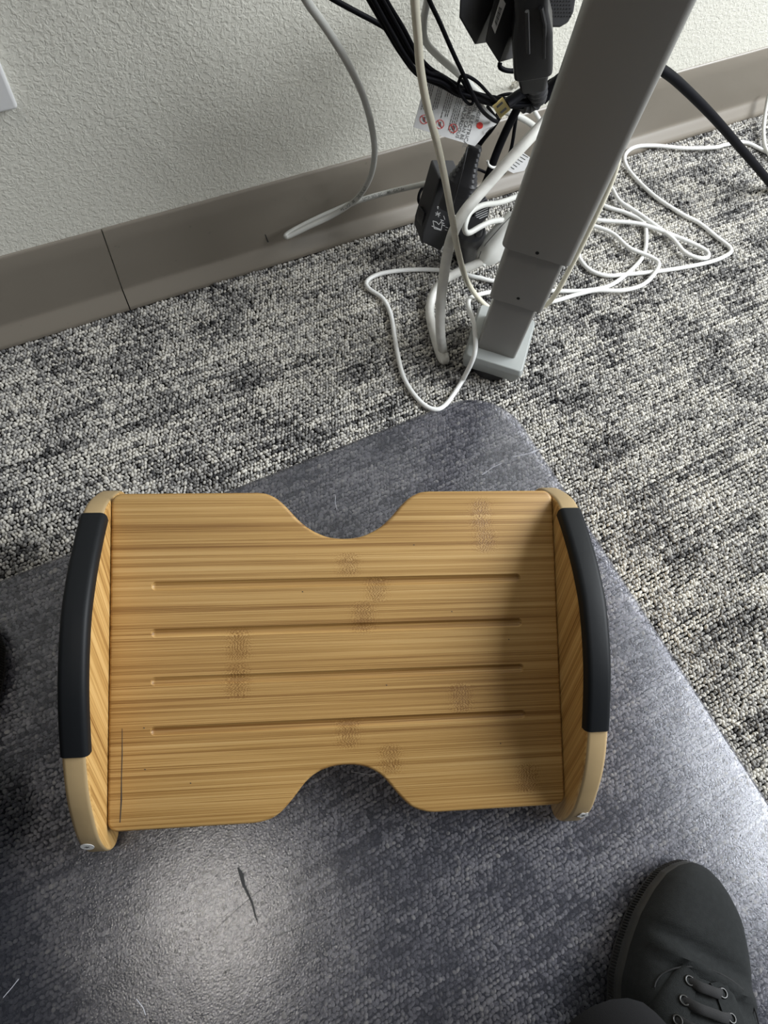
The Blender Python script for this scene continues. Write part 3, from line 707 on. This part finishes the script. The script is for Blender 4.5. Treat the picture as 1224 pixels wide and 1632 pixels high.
# bundle of black cables draped from the upper left to the big plug
offs = [(-12, 0, .0), (-5, 3, -.004), (2, -1, .003), (9, 2, -.002), (15, -2, .001)]
for i, (dx, dy, dd) in enumerate(offs):
    y = 0.450 + dd; e = random.uniform(-2.5, 2.5)
    pts = [(578+dx, -40, y), (600+dx, 0, y), (628+dx, 48+dy, y), (650+dx*.9, 86+dy, y), (674+dx*.7, 115-dx*.3+dy, y), (704, 130-dx*.62+e, y), (730, 144-dx*.5-e*1.2, y), (753, 153-dx*.40+e, y), (786, 161-dx*.38-e, y), (834, 166-dx*.38, y), (858, 159-dx*.32, y)]
    cable('black_cable', pts, 0.0018, M['cable_black'], ['lowest black cable of the bundle drooping to the big plug', 'second lowest black cable of the drooping bundle', 'middle black cable of the drooping bundle', 'second highest black cable of the drooping bundle', 'uppermost black cable of the bundle drooping to the big plug'][i], group='bundled black cables')
cable('thin_black_cable', [(500,-22,0.48),(530,-2,0.48),(570,20,0.48),(600,36,0.478),(624,52,0.472),(642,78,0.469),(660,112,0.469)], 0.0020, M['cable_black'], 'thin black cable joining the bundle from the upper left')
cable('thin_black_cable', [(560+114,-30,0.445),(684,0,0.445),(700,34,0.444),(722,84,0.442),(741,124,0.440),(757,158,0.440),(770,178,0.444),(784,190,0.450),(792,194,0.454)], 0.0017, M['cable_black'],
      'thin black cable passing over the bundle to the end of the warning tag')
cable('thin_black_cable', [(731,132,0.4420),(735,122,0.4420),(744,121,0.4420),(762,132,0.4420),(782,153,0.4420),(800,170,0.446)], 0.0014, M['cable_black'], 'thin black wire arching over the bundle right of the grey cable')
cable('thin_black_cable', [(731,130,0.442),(731,142,0.442),(738,156,0.442),(748,166,0.444),(754,162,0.446),(748,148,0.446),(736,128,0.446)], 0.0013, M['cable_black'], 'thin black wire loop hugging the cable bundle')
cable('thin_black_cable', [(787,158,0.468),(800,152,0.466),(815,150,0.466),(828,155,0.466),(838,160,0.468)], 0.0015, M['cable_black'], 'thin black wire arching above the gold connector')
cable('thin_black_cable', [(777,170,0.466),(783,178,0.466),(789,186,0.466),(794,190,0.466)], 0.0016, M['cable_black'], 'stub of black wire between bundle and gold connector')
cable('thin_black_cable', [(826,150,0.50),(824,175,0.50),(820,205,0.50),(815,235,0.50),(806,265,0.505),(804,275,0.508),(798,278,0.512)], 0.0019, M['cable_black'], 'thin black cable dropping straight behind the flat black cord')
cable('thin_black_cable', [(700,282,0.53),(684,290,0.533),(671,303,0.532),(667,318,0.525),(671,328,0.520),(676,333,0.516)], 0.0017, M['cable_black'], 'thin black lead curling out left of the power brick')
cable('thin_black_cable', [(752,268,0.525),(765,271,0.525),(776,276,0.52)], 0.0016, M['cable_black'], 'bit of black wire between ribbed plug and flat cord')
cable('thin_black_cable', [(797,100,0.474),(797,107,0.472),(806,112,0.470),(820,113,0.468),(832,109,0.466)], 0.0021, M['cable_black'], 'black lead looping from adapter to big plug')
cable('white_wire', [(843,155,0.52),(848,170,0.52),(856,184,0.52),(868,205,0.52)], 0.0024, M['cable_white'], 'white wire showing behind the big plug boot')

# flat black cord dropping from the big plug to the floor behind the brick
cable('black_power_cord', [(846,132,0.458),(838,150,0.46),(822,178,0.463),(805,212,0.467),(791,245,0.47),(779,278,0.473),(769,305,0.477),(760,330,0.482),(748,352,0.487),(735,372,0.49)], 0.0046, M['cable_black'], 'flat black cord hanging from the big plug down to the carpet', ry=0.0028, n=12)
# the branch above the gold connector
cable('hdmi_cable', [(862,128,0.452),(846,140,0.453),(826,152,0.446),(812,162,0.440),(805,167,0.438)], 0.0050, M['cable_black'], 'black cable ending in a gold plug over the warning tag', ry=0.0038)
gq0, gq1 = px(807, 165, y=0.438), px(791, 179, y=0.438)
gc = tag(empty('gold_connector', tuple(gq1)), 'gold-plated plug pointing down beside the warning tag', 'connector')
body('shell', gq0, gq1, [(0, 0.0062, 0.0024, 0.0008), (1, 0.0062, 0.0024, 0.0008)], M['gold'], gc)
t_, a_, b_ = axis_frame(gq0, gq1)
for s in (-0.0028, 0.0028):
    c_ = (gq0+gq1)/2 + a_*s + b_*0.0025
    v, f = prism([c_ + a_*0.0009 + t_*0.003, c_ - a_*0.0009 + t_*0.003, c_ - a_*0.0009 - t_*0.003, c_ + a_*0.0009 - t_*0.003], b_*0.0002); mesh('spring', v, f, M['ink'], gc, smooth=False)

# wall hook glimpsed behind
hk = tag(empty('wall_hook', tuple(px(822, 136, y=WY))), 'small bright metal hook on the wall beside the big plug', 'hook')
v, f = prism([px(a, b_, y=WY-0.003) for a, b_ in ((816,140),(828,126),(833,130),(822,143))], (0, 0.003, 0)); mesh('hook_plate', v, f, M['steel'], hk, bevel=0.0005)
tube('hook_pin', [px(822,136,y=WY-0.003), px(819,135,y=WY-0.012), px(817,132,y=WY-0.014)], 0.0012, M['steel'], hk, n=8)

# ------------------------------------------------------------------ adapters and plugs
def slab(name, pts, y, depth, m, parent, bev=0.0015, drop=0.0):
    """board-like moulded body: outline seen from the front, extruded towards the wall"""
    v, f = prism([px(a, b_, y=y) for a, b_ in pts], (0, depth, drop))
    return mesh(name, v, f, m, parent, bevel=bev, seg=3, ang=30)
def box_adapter(front, y, depth, label, corner, back):
    side = px(*back, y=y + depth) - px(*corner, y=y)      # from a front corner to the back corner of the case
    e = tag(empty('power_adapter', tuple(px(*front[0], y=y + depth/2))), label, 'power adapter')
    P = [px(a, b_, y=y) for a, b_ in front]; v, f = prism(P, side)
    mesh('case', v, f, M['plastic2'], e, bevel=0.0018, seg=3, ang=30)
    return e
a1 = box_adapter([(734,-50),(731,28),(757,73),(785,10),(800,-50)], 0.462, 0.028, 'black boxy power adapter, leftmost one hanging at the top', (757,73), (776,70))
a2 = box_adapter([(792,-50),(784,10),(772,66),(795,102),(822,30),(845,-50)], 0.452, 0.028, 'black power adapter with white barcode label hanging left of the big plug', (795,102), (821,94))
def decal(par, quad, y, m, name='label_sticker', d=0.0003):
    v, f = prism([px(a, b_, y=y) for a, b_ in quad], (0, d, 0)); o = mesh(name, v, f, m, par, smooth=False); return o
lb = decal(a2, [(799,-6),(784,42),(789,54),(806,6)], 0.4515, M['tag'])
for i in range(11):
    t0 = 0.16 + i*0.068; A0, A1 = np.array((797,6.)), np.array((787,40.)); B0, B1 = np.array((802,8.)), np.array((790,48.))
    A = A0 + (A1-A0)*t0; B = B0 + (B1-B0)*t0; dd = (A1-A0)/np.linalg.norm(A1-A0)*(0.5 + 0.6*((i*7) % 3 == 0))
    v, f = prism([px(*A, y=0.4511), px(*(A+dd), y=0.4511), px(*(B+dd), y=0.4511), px(*B, y=0.4511)], (0, 0.0002, 0)); o = mesh('barcode_bar', v, f, M['ink'], None, smooth=False)
    o.parent = lb; o.data.transform(BASE[a2.name].inverted())
# big moulded plug / socket block
bp_ = tag(empty('power_plug', tuple(px(850, 130, y=0.44))), 'big black moulded plug hanging right of the two adapters', 'plug')
b0, b1 = px(846, -30, y=0.44), px(850, 132, y=0.44)
body('plug_body', b0, b1, [(0, 0.0125, 0.012, 0.004), (0.20, 0.0125, 0.012, 0.004), (0.40, 0.0158, 0.0150, 0.0045), (0.72, 0.0160, 0.0150, 0.0045), (0.80, 0.0156, 0.0145, 0.0045), (0.83, 0.0128, 0.0125, 0.004), (1, 0.0108, 0.0105, 0.004)], M['plastic'], bp_, ang=25)
v, f = sweep([px(840, 18, y=0.4225), px(842, 85, y=0.4225)], lambda s: circ(0.0016, 8)); mesh('moulded_rib', v, f, M['plastic'], bp_)
v, f = sweep([px(862, 12, y=0.4245), px(868, 40, y=0.4235), px(867, 92, y=0.4235)], lambda s: circ(0.0018, 8)); mesh('moulded_rib', v, f, M['plastic'], bp_)
bt = [px(852, 128, y=0.445), px(856, 142, y=0.446), px(856, 156, y=0.448), px(846, 166, y=0.45), px(832, 168, y=0.452)]
pb = spline(bt, 10); nb = len(pb)
v, f = sweep(pb, lambda s: circ((0.0098 - 0.0035*s)*(1 + 0.07*(1 if int(s*14) % 2 else -1)*(s > 0.15)), 14)); mesh('strain_relief', v, f, M['plastic2'], bp_, ang=50)
# meshed black pouch/transformer between the plug and the leg
pch = tag(empty('transformer', tuple(px(895, 20, y=0.48))), 'dark transformer with perforated side tucked between plug and desk leg', 'transformer')
slab('case', [(872,-60),(873,20),(877,46),(893,46),(907,38),(916,20),(921,-10),(925,-60)], 0.475, 0.03, M['plastic2'], pch, bev=0.003)
dots = []
for i in range(7):
    for j in range(6):
        c0 = px(880 + i*4.6 + j*0.3, -4 + j*6.0, y=0.4746); dots.append(prism([c0 + np.array((0.0008*math.cos(t), 0, 0.0008*math.sin(t))) for t in (0.8, 2.4, 3.9, 5.5)], (0, -0.0004, 0)))
v, f = join_vf(dots); o = mesh('perforations', v, f, M['dark'], pch, smooth=False); o['kind'] = 'stuff'

# ribbed plug and label brick standing on the carpet
rp = tag(empty('ribbed_plug', tuple(px(730, 345, y=0.48))), 'black plug with ribbed strain relief behind the cream cable', 'plug')
r0, r1 = px(758, 232, y=0.470), px(722, 332, y=0.462)
secs = []
for i in range(29):
    s = i/28; wv = float(np.interp(s, [0, 0.2, 0.35, 0.55, 1], [0.0066, 0.0078, 0.0100, 0.0148, 0.0158])); rb = 0.0005*(1 if i % 2 else -1)*(s < 0.75)
    secs.append((s, wv + rb, wv*0.72 + rb, wv*0.5))
body('strain_relief', r0, r1, secs, M['plastic2'], rp, ang=55)
tube('lead', [px(800,176,y=0.478), px(783,203,y=0.48), px(768,222,y=0.481), px(757,238,y=0.482)], 0.0036, M['cable_black'], rp)
tube('thin_lead', [px(745,234,y=0.458), px(739,262,y=0.450), px(729,300,y=0.442), px(719,335,y=0.440)], 0.0008, M['plastic'], rp, n=6)
br = tag(empty('power_brick', tuple(px(700, 395, z=0.0))), 'black power brick with white printed marks leaning behind the cream cable', 'power adapter')
brick_front = [(700,285),(688,325),(673,372),(671,386),(702,401),(712,384),(734,318),(736,285)]
v, f = prism([px(a, b_, y=0.484) for a, b_ in brick_front], (0.004, 0.026, 0.002)); mesh('case', v, f, M['plastic2'], br, bevel=0.002, seg=3, ang=30)
def brick_pt(a, b_): return px(a, b_, y=0.4837)
marks = []
def stroke(p, q, wpx=1.0):
    p, q = np.array(p, float), np.array(q, float); d = q-p; L_ = np.linalg.norm(d) or 1; n_ = np.array((-d[1], d[0]))/L_*wpx/2
    return prism([brick_pt(*(p+n_)), brick_pt(*(q+n_)), brick_pt(*(q-n_)), brick_pt(*(p-n_))], (0, -0.0002, 0))
for ln in (((690,352),(692,364)),((692,364),(703,367)),((690,352),(696,354)),((696,354),(699,358)),((699,358),(704,352)),((703,367),(705,354)),
           ((694,339),(701,343)),((694,343),(702,339)),((697,337),(699,346)),((697,329),(704,331)),((697,329),(698,333)),((703,328),(705,333)),
           ((703,355),(708,356)),((702,350),(707,352)),((688,360),(703,366)),((707,344),(709,350)),((716,335),(728,338)),((715,339),(727,342)),((714,343),(724,345)),
           ((710,362),(714,363)),((709,366),(713,367)),((704,358),(709,360))): marks.append(stroke(*ln))
v, f = join_vf(marks); o = mesh('printed_marks', v, f, M['whiteink'], br, smooth=False)
e0, e1 = px(674, 331, y=0.515), px(682, 346, y=0.498)
body('lead_boot', e0, e1, [(i/10, 0.0026 + 0.0016*i/10 + 0.0004*(i % 2), 0.0026 + 0.0016*i/10 + 0.0004*(i % 2), 0.002) for i in range(11)], M['plastic'], br)
slab('lead_block', [(676,340),(673,352),(672,362),(682,366),(690,350),(688,342)], 0.489, 0.012, M['plastic'], br, bev=0.001)

# round black adapter
ra = tag(empty('round_adapter', tuple(px(748, 402, z=0.0))), 'black round barrel-shaped adapter on the carpet left of the desk leg', 'adapter')
ca0, ca1 = px(744, 408, z=0.001), px(752, 366, y=0.462)
body('barrel', ca0, ca1, [(0, 0.0135, 0.0135, 0.0132), (0.1, 0.0145, 0.0145, 0.0142), (0.7, 0.0150, 0.0150, 0.0147), (0.72, 0.0160, 0.0160, 0.0157), (0.92, 0.0160, 0.0160, 0.0157), (1, 0.0145, 0.0145, 0.0142)], M['plastic'], ra)
k0 = px(762, 372, y=0.452); k1 = k0 + (ca1-ca0)/np.linalg.norm(ca1-ca0)*0.007
body('knob', k0, k1, [(0, 0.0045, 0.0045, 0.0044), (0.7, 0.0045, 0.0045, 0.0044), (1, 0.0035, 0.0035, 0.0034)], M['plastic'], ra)
lbp = [(756,352),(762,338),(780,330),(778,342),(768,350)]
slab('top_block', [(752,356),(757,328),(776,316),(782,330),(779,346),(768,356)], 0.475, 0.02, M['plastic2'], ra)
for i in range(5):
    A = np.array((757 + i*0.4, 351 - i*3.8)); B = np.array((777 + i*0.3, 342 - i*3.8)); dn = np.array((0.4, 0.9))
    v, f = prism([px(*A, y=0.4747), px(*B, y=0.4747), px(*(B+dn), y=0.4747), px(*(A+dn), y=0.4747)], (0, -0.0002, 0)); mesh('label_line', v, f, M['whiteink'], ra, smooth=False)

# ------------------------------------------------------------------ warning tags
def tag_pt(o_, ax, ay, a, b_, h=0.0): return None
TY = 0.458
A_, B_, C_, D_ = [np.array(p, float) for p in ((681, 120), (659, 203), (757, 233), (780, 152))]    # corners: left-top, left-bottom, right-bottom, right-top
def tp(s, t, y=TY):       # s: 0 left .. 1 right, t: 0 top .. 1 bottom
    p = A_*(1-s)*(1-t) + D_*s*(1-t) + B_*(1-s)*t + C_*s*t
    return px(p[0], p[1], y=y)
wt = tag(empty('warning_tag', tuple(tp(0.5, 0.5))), 'white cord warning tag with red dot and red no-symbols hanging below the bundle', 'tag')
out = [tp(0, 0), tp(0, 1), tp(1, 1), px(774, 213, y=TY), px(779, 209, y=TY), px(792, 197, y=TY), px(791, 188, y=TY), px(776, 174, y=TY), px(766, 160, y=TY), tp(0.9, 0)]
v, f = prism(out, (0, 0.0005, 0)); mesh('card', v, f, M['tag'], wt, smooth=False)
def tag_text(s, s0, t0, size, m):   # reads downwards: text right = down the tag, text down = towards its left end
    v, f = text_vf(s, 1.0); out = [tp(s0 + y*size, t0 + x*size*1.45, TY - 0.0003) for x, y, z in v]
    return mesh('lettering', out, f, m, wt, smooth=False)
tag_text('DANGER:', 0.895, 0.12, 0.075, M['greyink']); tag_text('COIL ELECTRICAL', 0.815, 0.14, 0.082, M['greyink']); tag_text('CORD CAN BE', 0.745, 0.24, 0.075, M['greyink']); tag_text('HAZARDOUS', 0.675, 0.30, 0.075, M['greyink'])
def tag_disc(s0, t0, r, m, ring=None, name='red_dot', bar=False):
    n_ = 28; o_, i_ = [], []
    for i in range(n_):
        a = 2*math.pi*i/n_; o_.append(tp(s0 + r*math.cos(a), t0 + r*1.28*math.sin(a), TY - 0.0004)); i_.append(tp(s0 + r*0.86*math.cos(a), t0 + r*1.28*0.86*math.sin(a), TY - 0.0004))
    if ring is None: return mesh(name, o_, [tuple(range(n_))], m, wt, smooth=False)
    V = o_ + i_; Fc = [(i, (i+1) % n_, n_ + (i+1) % n_, n_ + i) for i in range(n_)]
    k = len(V); V += [tp(s0 - r*0.62, t0 - r*0.85, TY - 0.0004), tp(s0 - r*0.72, t0 - r*0.72, TY - 0.0004), tp(s0 + r*0.62, t0 + r*0.85, TY - 0.0004), tp(s0 + r*0.72, t0 + r*0.72, TY - 0.0004)]
    Fc.append((k, k+1, k+2, k+3)); return mesh(name, V, Fc, m, wt, smooth=False)
tag_disc(0.985, 0.60, 0.050, M['red'])
for s0 in (0.60, 0.385, 0.13):
    tag_disc(s0, 0.80, 0.068, M['red'], ring=True, name='no_symbol')
    V = [tp(s0 + a, 0.80 + b_, TY - 0.00035) for a, b_ in ((-0.03, -0.04), (0.01, -0.05), (0.02, 0.0), (0.035, 0.05), (-0.01, 0.03), (-0.02, 0.0))]; mesh('pictogram', V, [tuple(range(6))], M['greyink'], wt, smooth=False)
V, Fc = [], []
for col, (s0, n_) in enumerate(((0.62, 4), (0.46, 4), (0.27, 3), (0.13, 4))):
    for i in range(n_):
        s = s0 - i*0.030; t = 0.12 + 0.02*(i % 2); end = (0.90 if col == 0 else 0.64) - 0.10*random.random()
        if col == 3: end = 0.62
        while t < end:
            d = random.uniform(0.03, 0.08); k = len(V)
            V += [tp(s, t, TY-0.0003), tp(s + 0.010, t, TY-0.0003), tp(s + 0.010, t + d, TY-0.0003), tp(s, t + d, TY-0.0003)]; Fc.append((k, k+1, k+2, k+3)); t += d + 0.012
mesh('small_print', V, Fc, M['greyink'], wt, smooth=False)['kind'] = 'stuff'
tube('tie', [px(774, 213, y=TY-0.001), px(781, 206, y=TY-0.004), px(786, 202, y=TY-0.001)], 0.0005, M['ink'], wt, n=6)
# second smaller tag by the cove base
w2 = tag(empty('warning_tag', tuple(px(828, 258, y=0.535))), 'smaller white printed tag behind the thick cord by the cove base', 'tag')
v, f = prism([px(a, b_, y=0.535) for a, b_ in ((826,238),(846,252),(836,272),(818,276),(806,270))], (0, 0.0005, 0)); mesh('card', v, f, M['tag'], w2, smooth=False)
V, Fc = [], []
for i in range(6):
    k = len(V); p = np.array((829.0, 243)) + np.array((-3.4, 4.2))*i; q = p + np.array((13, 7.5)) - np.array((1.0, 0.4))*i; V += [px(*p, y=0.5347), px(*q, y=0.5347), px(*(q + (-.5, .9)), y=0.5347), px(*(p + (-.5, .9)), y=0.5347)]; Fc.append((k, k+1, k+2, k+3))
mesh('small_print', V, Fc, M['ink'], w2, smooth=False)['kind'] = 'stuff'
# white cable tie round the flat cord
tube('cable_tie', [px(777,256,y=0.464), px(779,263,y=0.463), px(786,267,y=0.463), px(794,265,y=0.466), px(800,258,y=0.474)], 0.0013, M['white_plastic'], None, n=8)
tag(bpy.data.objects['cable_tie'], 'white cable tie looped around the flat black cord', 'cable tie')

# ------------------------------------------------------------------ person: black canvas shoes and trousers
PS = tag(empty('person', (0.0, -0.45, 0.0)), 'seated person in black lace-up canvas shoes and black trousers, feet either side of the footrest', 'person')
Lsh, HW = 0.300, 0.0525
def shoe_frame(toe, direc):
    d = np.array([direc[0], direc[1], 0.0]); d /= np.linalg.norm(d); s = np.array([d[1], -d[0], 0.0])   # s: to the right
    return np.array([toe[0], toe[1], 0.0]), d, s
def width(x, side):     # x: 0 toe .. 1 heel; side -1 left, +1 right of a right foot
    xs = [0, 0.004, 0.02, 0.05, 0.10, 0.17, 0.25, 0.33, 0.45, 0.6, 0.75, 0.88, 0.96, 1.0]
    wl = [0.005, 0.009, 0.0175, 0.0270, 0.0360, 0.0445, 0.0495, 0.0515, 0.046, 0.038, 0.037, 0.036, 0.025, 0.004]
    wr = [0.006, 0.012, 0.0200, 0.0290, 0.0395, 0.0465, 0.0520, 0.0550, 0.053, 0.046, 0.040, 0.036, 0.025, 0.004]
    return float(np.interp(x, xs, wl if side < 0 else wr))
def centre(x): return float(np.interp(x, [0, 0.1, 0.3, 0.6, 1.0], [-0.001, 0.0, 0.0, 0.001, 0.0]))
def hgt(x): return float(np.interp(x, [0, 0.01, 0.03, 0.07, 0.13, 0.2, 0.28, 0.36, 0.48, 0.6, 0.8, 1.0], [0.026, 0.032, 0.039, 0.046, 0.0520, 0.0570, 0.064, 0.076, 0.093, 0.102, 0.102, 0.092]))
SOLE = 0.0260
def make_shoe(toe, direc, mir):
    O, d, s = shoe_frame(toe, direc); s = s*mir
    def W(x, a, z): return O - d*(x*Lsh) + s*a + np.array((0, 0, z + MZ))
    stn = [0, 0.004, 0.012, 0.022, 0.035] + list(np.linspace(0.05, 0.95, 60)) + [0.965, 0.98, 0.992, 1.0]
    K = 28; v, f = [], []
    for x in stn:
        wl, wr, c, h = width(x, -1)*0.955, width(x, 1)*0.955, centre(x), hgt(x)
        for k in range(K + 1):
            t = math.pi*k/K; cs, sn = math.cos(t), math.sin(t)
            ww = wr if cs > 0 else wl; a = c + ww*math.copysign(abs(cs)**0.80, cs); z = SOLE*0.55 + (h - SOLE*0.55)*abs(sn)**0.72
            # flex creases across the vamp
            if 0.14 < x < 0.42:
                q = x - 0.245 - 0.28*(a/0.05)*0.12
                z += 1.5*abs(sn)**1.2*(0.0032*math.exp(-((q)/0.012)**2) - 0.0042*math.exp(-((q+0.035)/0.018)**2) - 0.0022*math.exp(-((q-0.030)/0.014)**2))
            z += 0.0010*mnoise.noise(Vector((x*14, a*40, z*20)))*abs(sn)
            v.append(W(x, a, z))
    n_ = K + 1
    for i in range(len(stn)-1):
        for k in range(K): f.append((i*n_+k, i*n_+k+1, (i+1)*n_+k+1, (i+1)*n_+k))
    f += [tuple(range(n_)), tuple(range((len(stn)-1)*n_, len(stn)*n_))[::-1], tuple([i*n_ for i in range(len(stn))] + [i*n_+K for i in range(len(stn)-1, -1, -1)])]
    up = mesh('shoe', v, f, M['canvas'], PS, ang=75); up['label'] = 'black canvas lace-up shoe'
    # rim outline of the sole
    rim = [(x, centre(x) + width(x, 1)) for x in stn] + [(x, centre(x) - width(x, -1)) for x in stn[::-1]]
    rim = [p for i, p in enumerate(rim) if i == 0 or abs(p[0]-rim[i-1][0]) + abs(p[1]-rim[i-1][1]) > 1e-4]
    # even resample
    P = np.array([(x*Lsh, a) for x, a in rim]); P = np.vstack([P, P[:1]]); dl = np.concatenate([[0], np.cumsum(np.linalg.norm(np.diff(P, axis=0), axis=1))])
    NR = 1200; q = np.linspace(0, dl[-1], NR, endpoint=False); R2 = np.stack([np.interp(q, dl, P[:, 0]), np.interp(q, dl, P[:, 1])], 1)
    for _ in range(3): R2 = (np.roll(R2, 1, 0) + R2*2 + np.roll(R2, -1, 0))/4
    tn = np.roll(R2, -1, 0) - np.roll(R2, 1, 0); tn /= np.linalg.norm(tn, axis=1)[:, None]; nr = np.stack([tn[:, 1], -tn[:, 0]], 1)
    if ((R2 - R2.mean(0))*nr).sum() < 0: nr = -nr
    lv = [(0.0, -0.0035), (0.0022, -0.0006), (0.007, 0.0), (0.0078, -1), (0.0175, -1), (0.0182, 0.0004), (0.0225, 0.0), (0.0252, -0.0012), (0.0262, -0.0030), (0.0250, -0.0052), (0.0180, -0.0060)]
    v, f = [], []
    for z, o_ in lv:
        for i in range(NR):
            off = o_
            if o_ == -1: off = 0.0009 if (i % 4) < 2 and R2[i, 0] < 0.42*Lsh else -0.0010
            p = R2[i] + nr[i]*off; v.append(O - d*p[0] + s*p[1] + np.array((0, 0, z + MZ + 0.0002)))
    for a in range(len(lv)-1): f += [(a*NR+i, a*NR+(i+1) % NR, (a+1)*NR+(i+1) % NR, (a+1)*NR+i) for i in range(NR)]
    f.append(tuple(range(NR))[::-1])
    so = mesh('sole', v, f, M['sole'], None, ang=50); so.data.transform(BASE[PS.name].inverted()); so.parent = up
    def S(x, a, h=0.0):     # point on the upper
        wl, wr, c, hh = width(x, -1)*0.955, width(x, 1)*0.955, centre(x), hgt(x); u_ = a - c; ww = wr if u_ > 0 else wl
        cs = min(0.999, abs(u_/ww))**(1/0.80); sn = math.sqrt(1 - cs*cs); return W(x, a, SOLE*0.55 + (hh - SOLE*0.55)*sn**0.72 + h)
    INN = lambda x: min(0.003 + 0.11*max(0, x - 0.245), 0.024)
    # lace facings (quarters) lying over the vamp
    def patch(name, grid, m, thick):
        R_, Cc = len(grid), len(grid[0]); v = [p for r in grid for p in r]; k = len(v); v += [p - np.array((0, 0, thick)) for r in grid for p in r]; f = []
        for i in range(R_-1):
            for j in range(Cc-1):
                a = i*Cc+j; f += [(a, a+1, a+Cc+1, a+Cc), (k+a, k+a+Cc, k+a+Cc+1, k+a+1)]
        for i in range(R_-1): f += [(i*Cc, (i+1)*Cc, k+(i+1)*Cc, k+i*Cc), (i*Cc+Cc-1, k+i*Cc+Cc-1, k+(i+1)*Cc+Cc-1, (i+1)*Cc+Cc-1)]
        for j in range(Cc-1): f += [(j, k+j, k+j+1, j+1), ((R_-1)*Cc+j, (R_-1)*Cc+j+1, k+(R_-1)*Cc+j+1, k+(R_-1)*Cc+j)]
        o = mesh(name, v, f, m, None, ang=60); o.data.transform(BASE[PS.name].inverted()); o.parent = up; return o
    for sg in (-1, 1):
        g = []
        for i in range(16):
            x = 0.245 + 0.40*i/15; inn = INN(x); outw = max(inn + 0.012, min(0.0065 + 0.030*math.sqrt(min(1, (i+0.3)/5)), 0.038))
            g.append([S(x + 0.02*(1-j/7)*(i == 0), sg*(inn + (outw - inn)*j/7) - 0.005, 0.0024 - 0.0006*(j == 7)) for j in range(8)])
        patch('lace_facing', g, M['canvas'], 0.0022)
    tng = [[S(0.262 + 0.38*i/11, (-1 + 2*j/5)*(INN(0.262 + 0.38*i/11) + 0.004) - 0.005, 0.0008) for j in range(6)] for i in range(12)]
    patch('tongue', tng, M['canvas'], 0.0015)
    for i in range(5):
        x = 0.275 + 0.043*i; ea = INN(x) + 0.0058
        for sg in (-1, 1):
            a = sg*ea - 0.005; cpt = S(x, a, 0.0030)
            e1_ = S(x + 0.01, a, 0.003) - cpt; e1_ /= np.linalg.norm(e1_); e2_ = S(x, a + 0.004*sg, 0.003) - cpt; e2_ /= np.linalg.norm(e2_); v, f = [], []
            for k in range(16):
                t = 2*math.pi*k/16; rd = e1_*math.cos(t) + e2_*math.sin(t); nn = np.cross(e1_, e2_)
                for l_ in range(6):
                    p_ = 2*math.pi*l_/6; v.append(cpt + rd*(0.0030 + 0.0008*math.cos(p_)) + nn*0.0008*math.sin(p_))
            f = [(k*6+l_, k*6+(l_+1) % 6, ((k+1) % 16)*6+(l_+1) % 6, ((k+1) % 16)*6+l_) for k in range(16) for l_ in range(6)]
            o = mesh('eyelet', v, f, M['eyelet'], None, ang=180); o.data.transform(BASE[PS.name].inverted()); o.parent = up
        x2 = x + 0.004
        pts = [S(x, -ea - 0.005, 0.0012), S(x2, -ea*0.55 - 0.005, 0.0060), S(x2, -0.005, 0.0066), S(x2, ea*0.55 - 0.005, 0.0060), S(x, ea - 0.005, 0.0012)]
        v, f = sweep(spline(pts, 6), lambda q: circ(0.0033, 8, 0.0012)); o = mesh('lace', v, f, M['lace'], None, ang=60); o.data.transform(BASE[PS.name].inverted()); o.parent = up
    # stitched seam in front of the facings
    seam = [S(0.322 - 0.085*math.cos(t), 0.002 + 0.040*math.sin(t), 0.0008) for t in np.linspace(-1.5, 1.5, 22)]
    v, f = sweep(seam, lambda q: circ(0.0006, 6)); o = mesh('seam', v, f, M['lace'], None, ang=60); o.data.transform(BASE[PS.name].inverted()); o.parent = up
    return lambda x, a, z: W(x, a, z)
toeR = px(1108, 1377, z=0.022); dirR = toeR - px(1080, 1600, z=0.022)
SR = make_shoe(toeR[:2], dirR[:2], 1)
toeL = px(-33, 985, z=0.022); dirL = dirR[:2].copy()
SL = make_shoe(toeL[:2], dirL, -1)
def trouser(Wf, knee, hip, side):
    a0 = Wf(0.520, -0.066, 0.072); a1 = Wf(0.64, -0.045, 0.17)
    path = spline([a0, a1, (a1 + knee)/2 + np.array((0, 0, 0.02)), knee + np.array((0, 0, 0.0)), (knee + hip)/2 + np.array((0, 0, 0.03)), hip], 14)
    def prof(s):
        r = float(np.interp(s, [0, 0.08, 0.3, 0.5, 0.75, 1], [0.053, 0.056, 0.062, 0.072, 0.085, 0.10]))
        return [(r*(1 + 0.05*math.sin(3*t + 7*s))*math.cos(t), r*(1 + 0.06*math.sin(2*t + 11*s))*math.sin(t)) for t in np.linspace(0, 2*math.pi, 26, endpoint=False)]
    return sweep(path, prof)
hR, hL = np.array((0.05, -0.80, 0.52)), np.array((-0.25, -0.66, 0.52))
vf1 = trouser(SR, np.array((0.13, -0.46, 0.50)), hR, 1); vf2 = trouser(SL, np.array((-0.36, -0.28, 0.50)), hL, -1)
v, f = join_vf([vf1, vf2]); mesh('trousers', v, f, M['denim'], PS, ang=80)
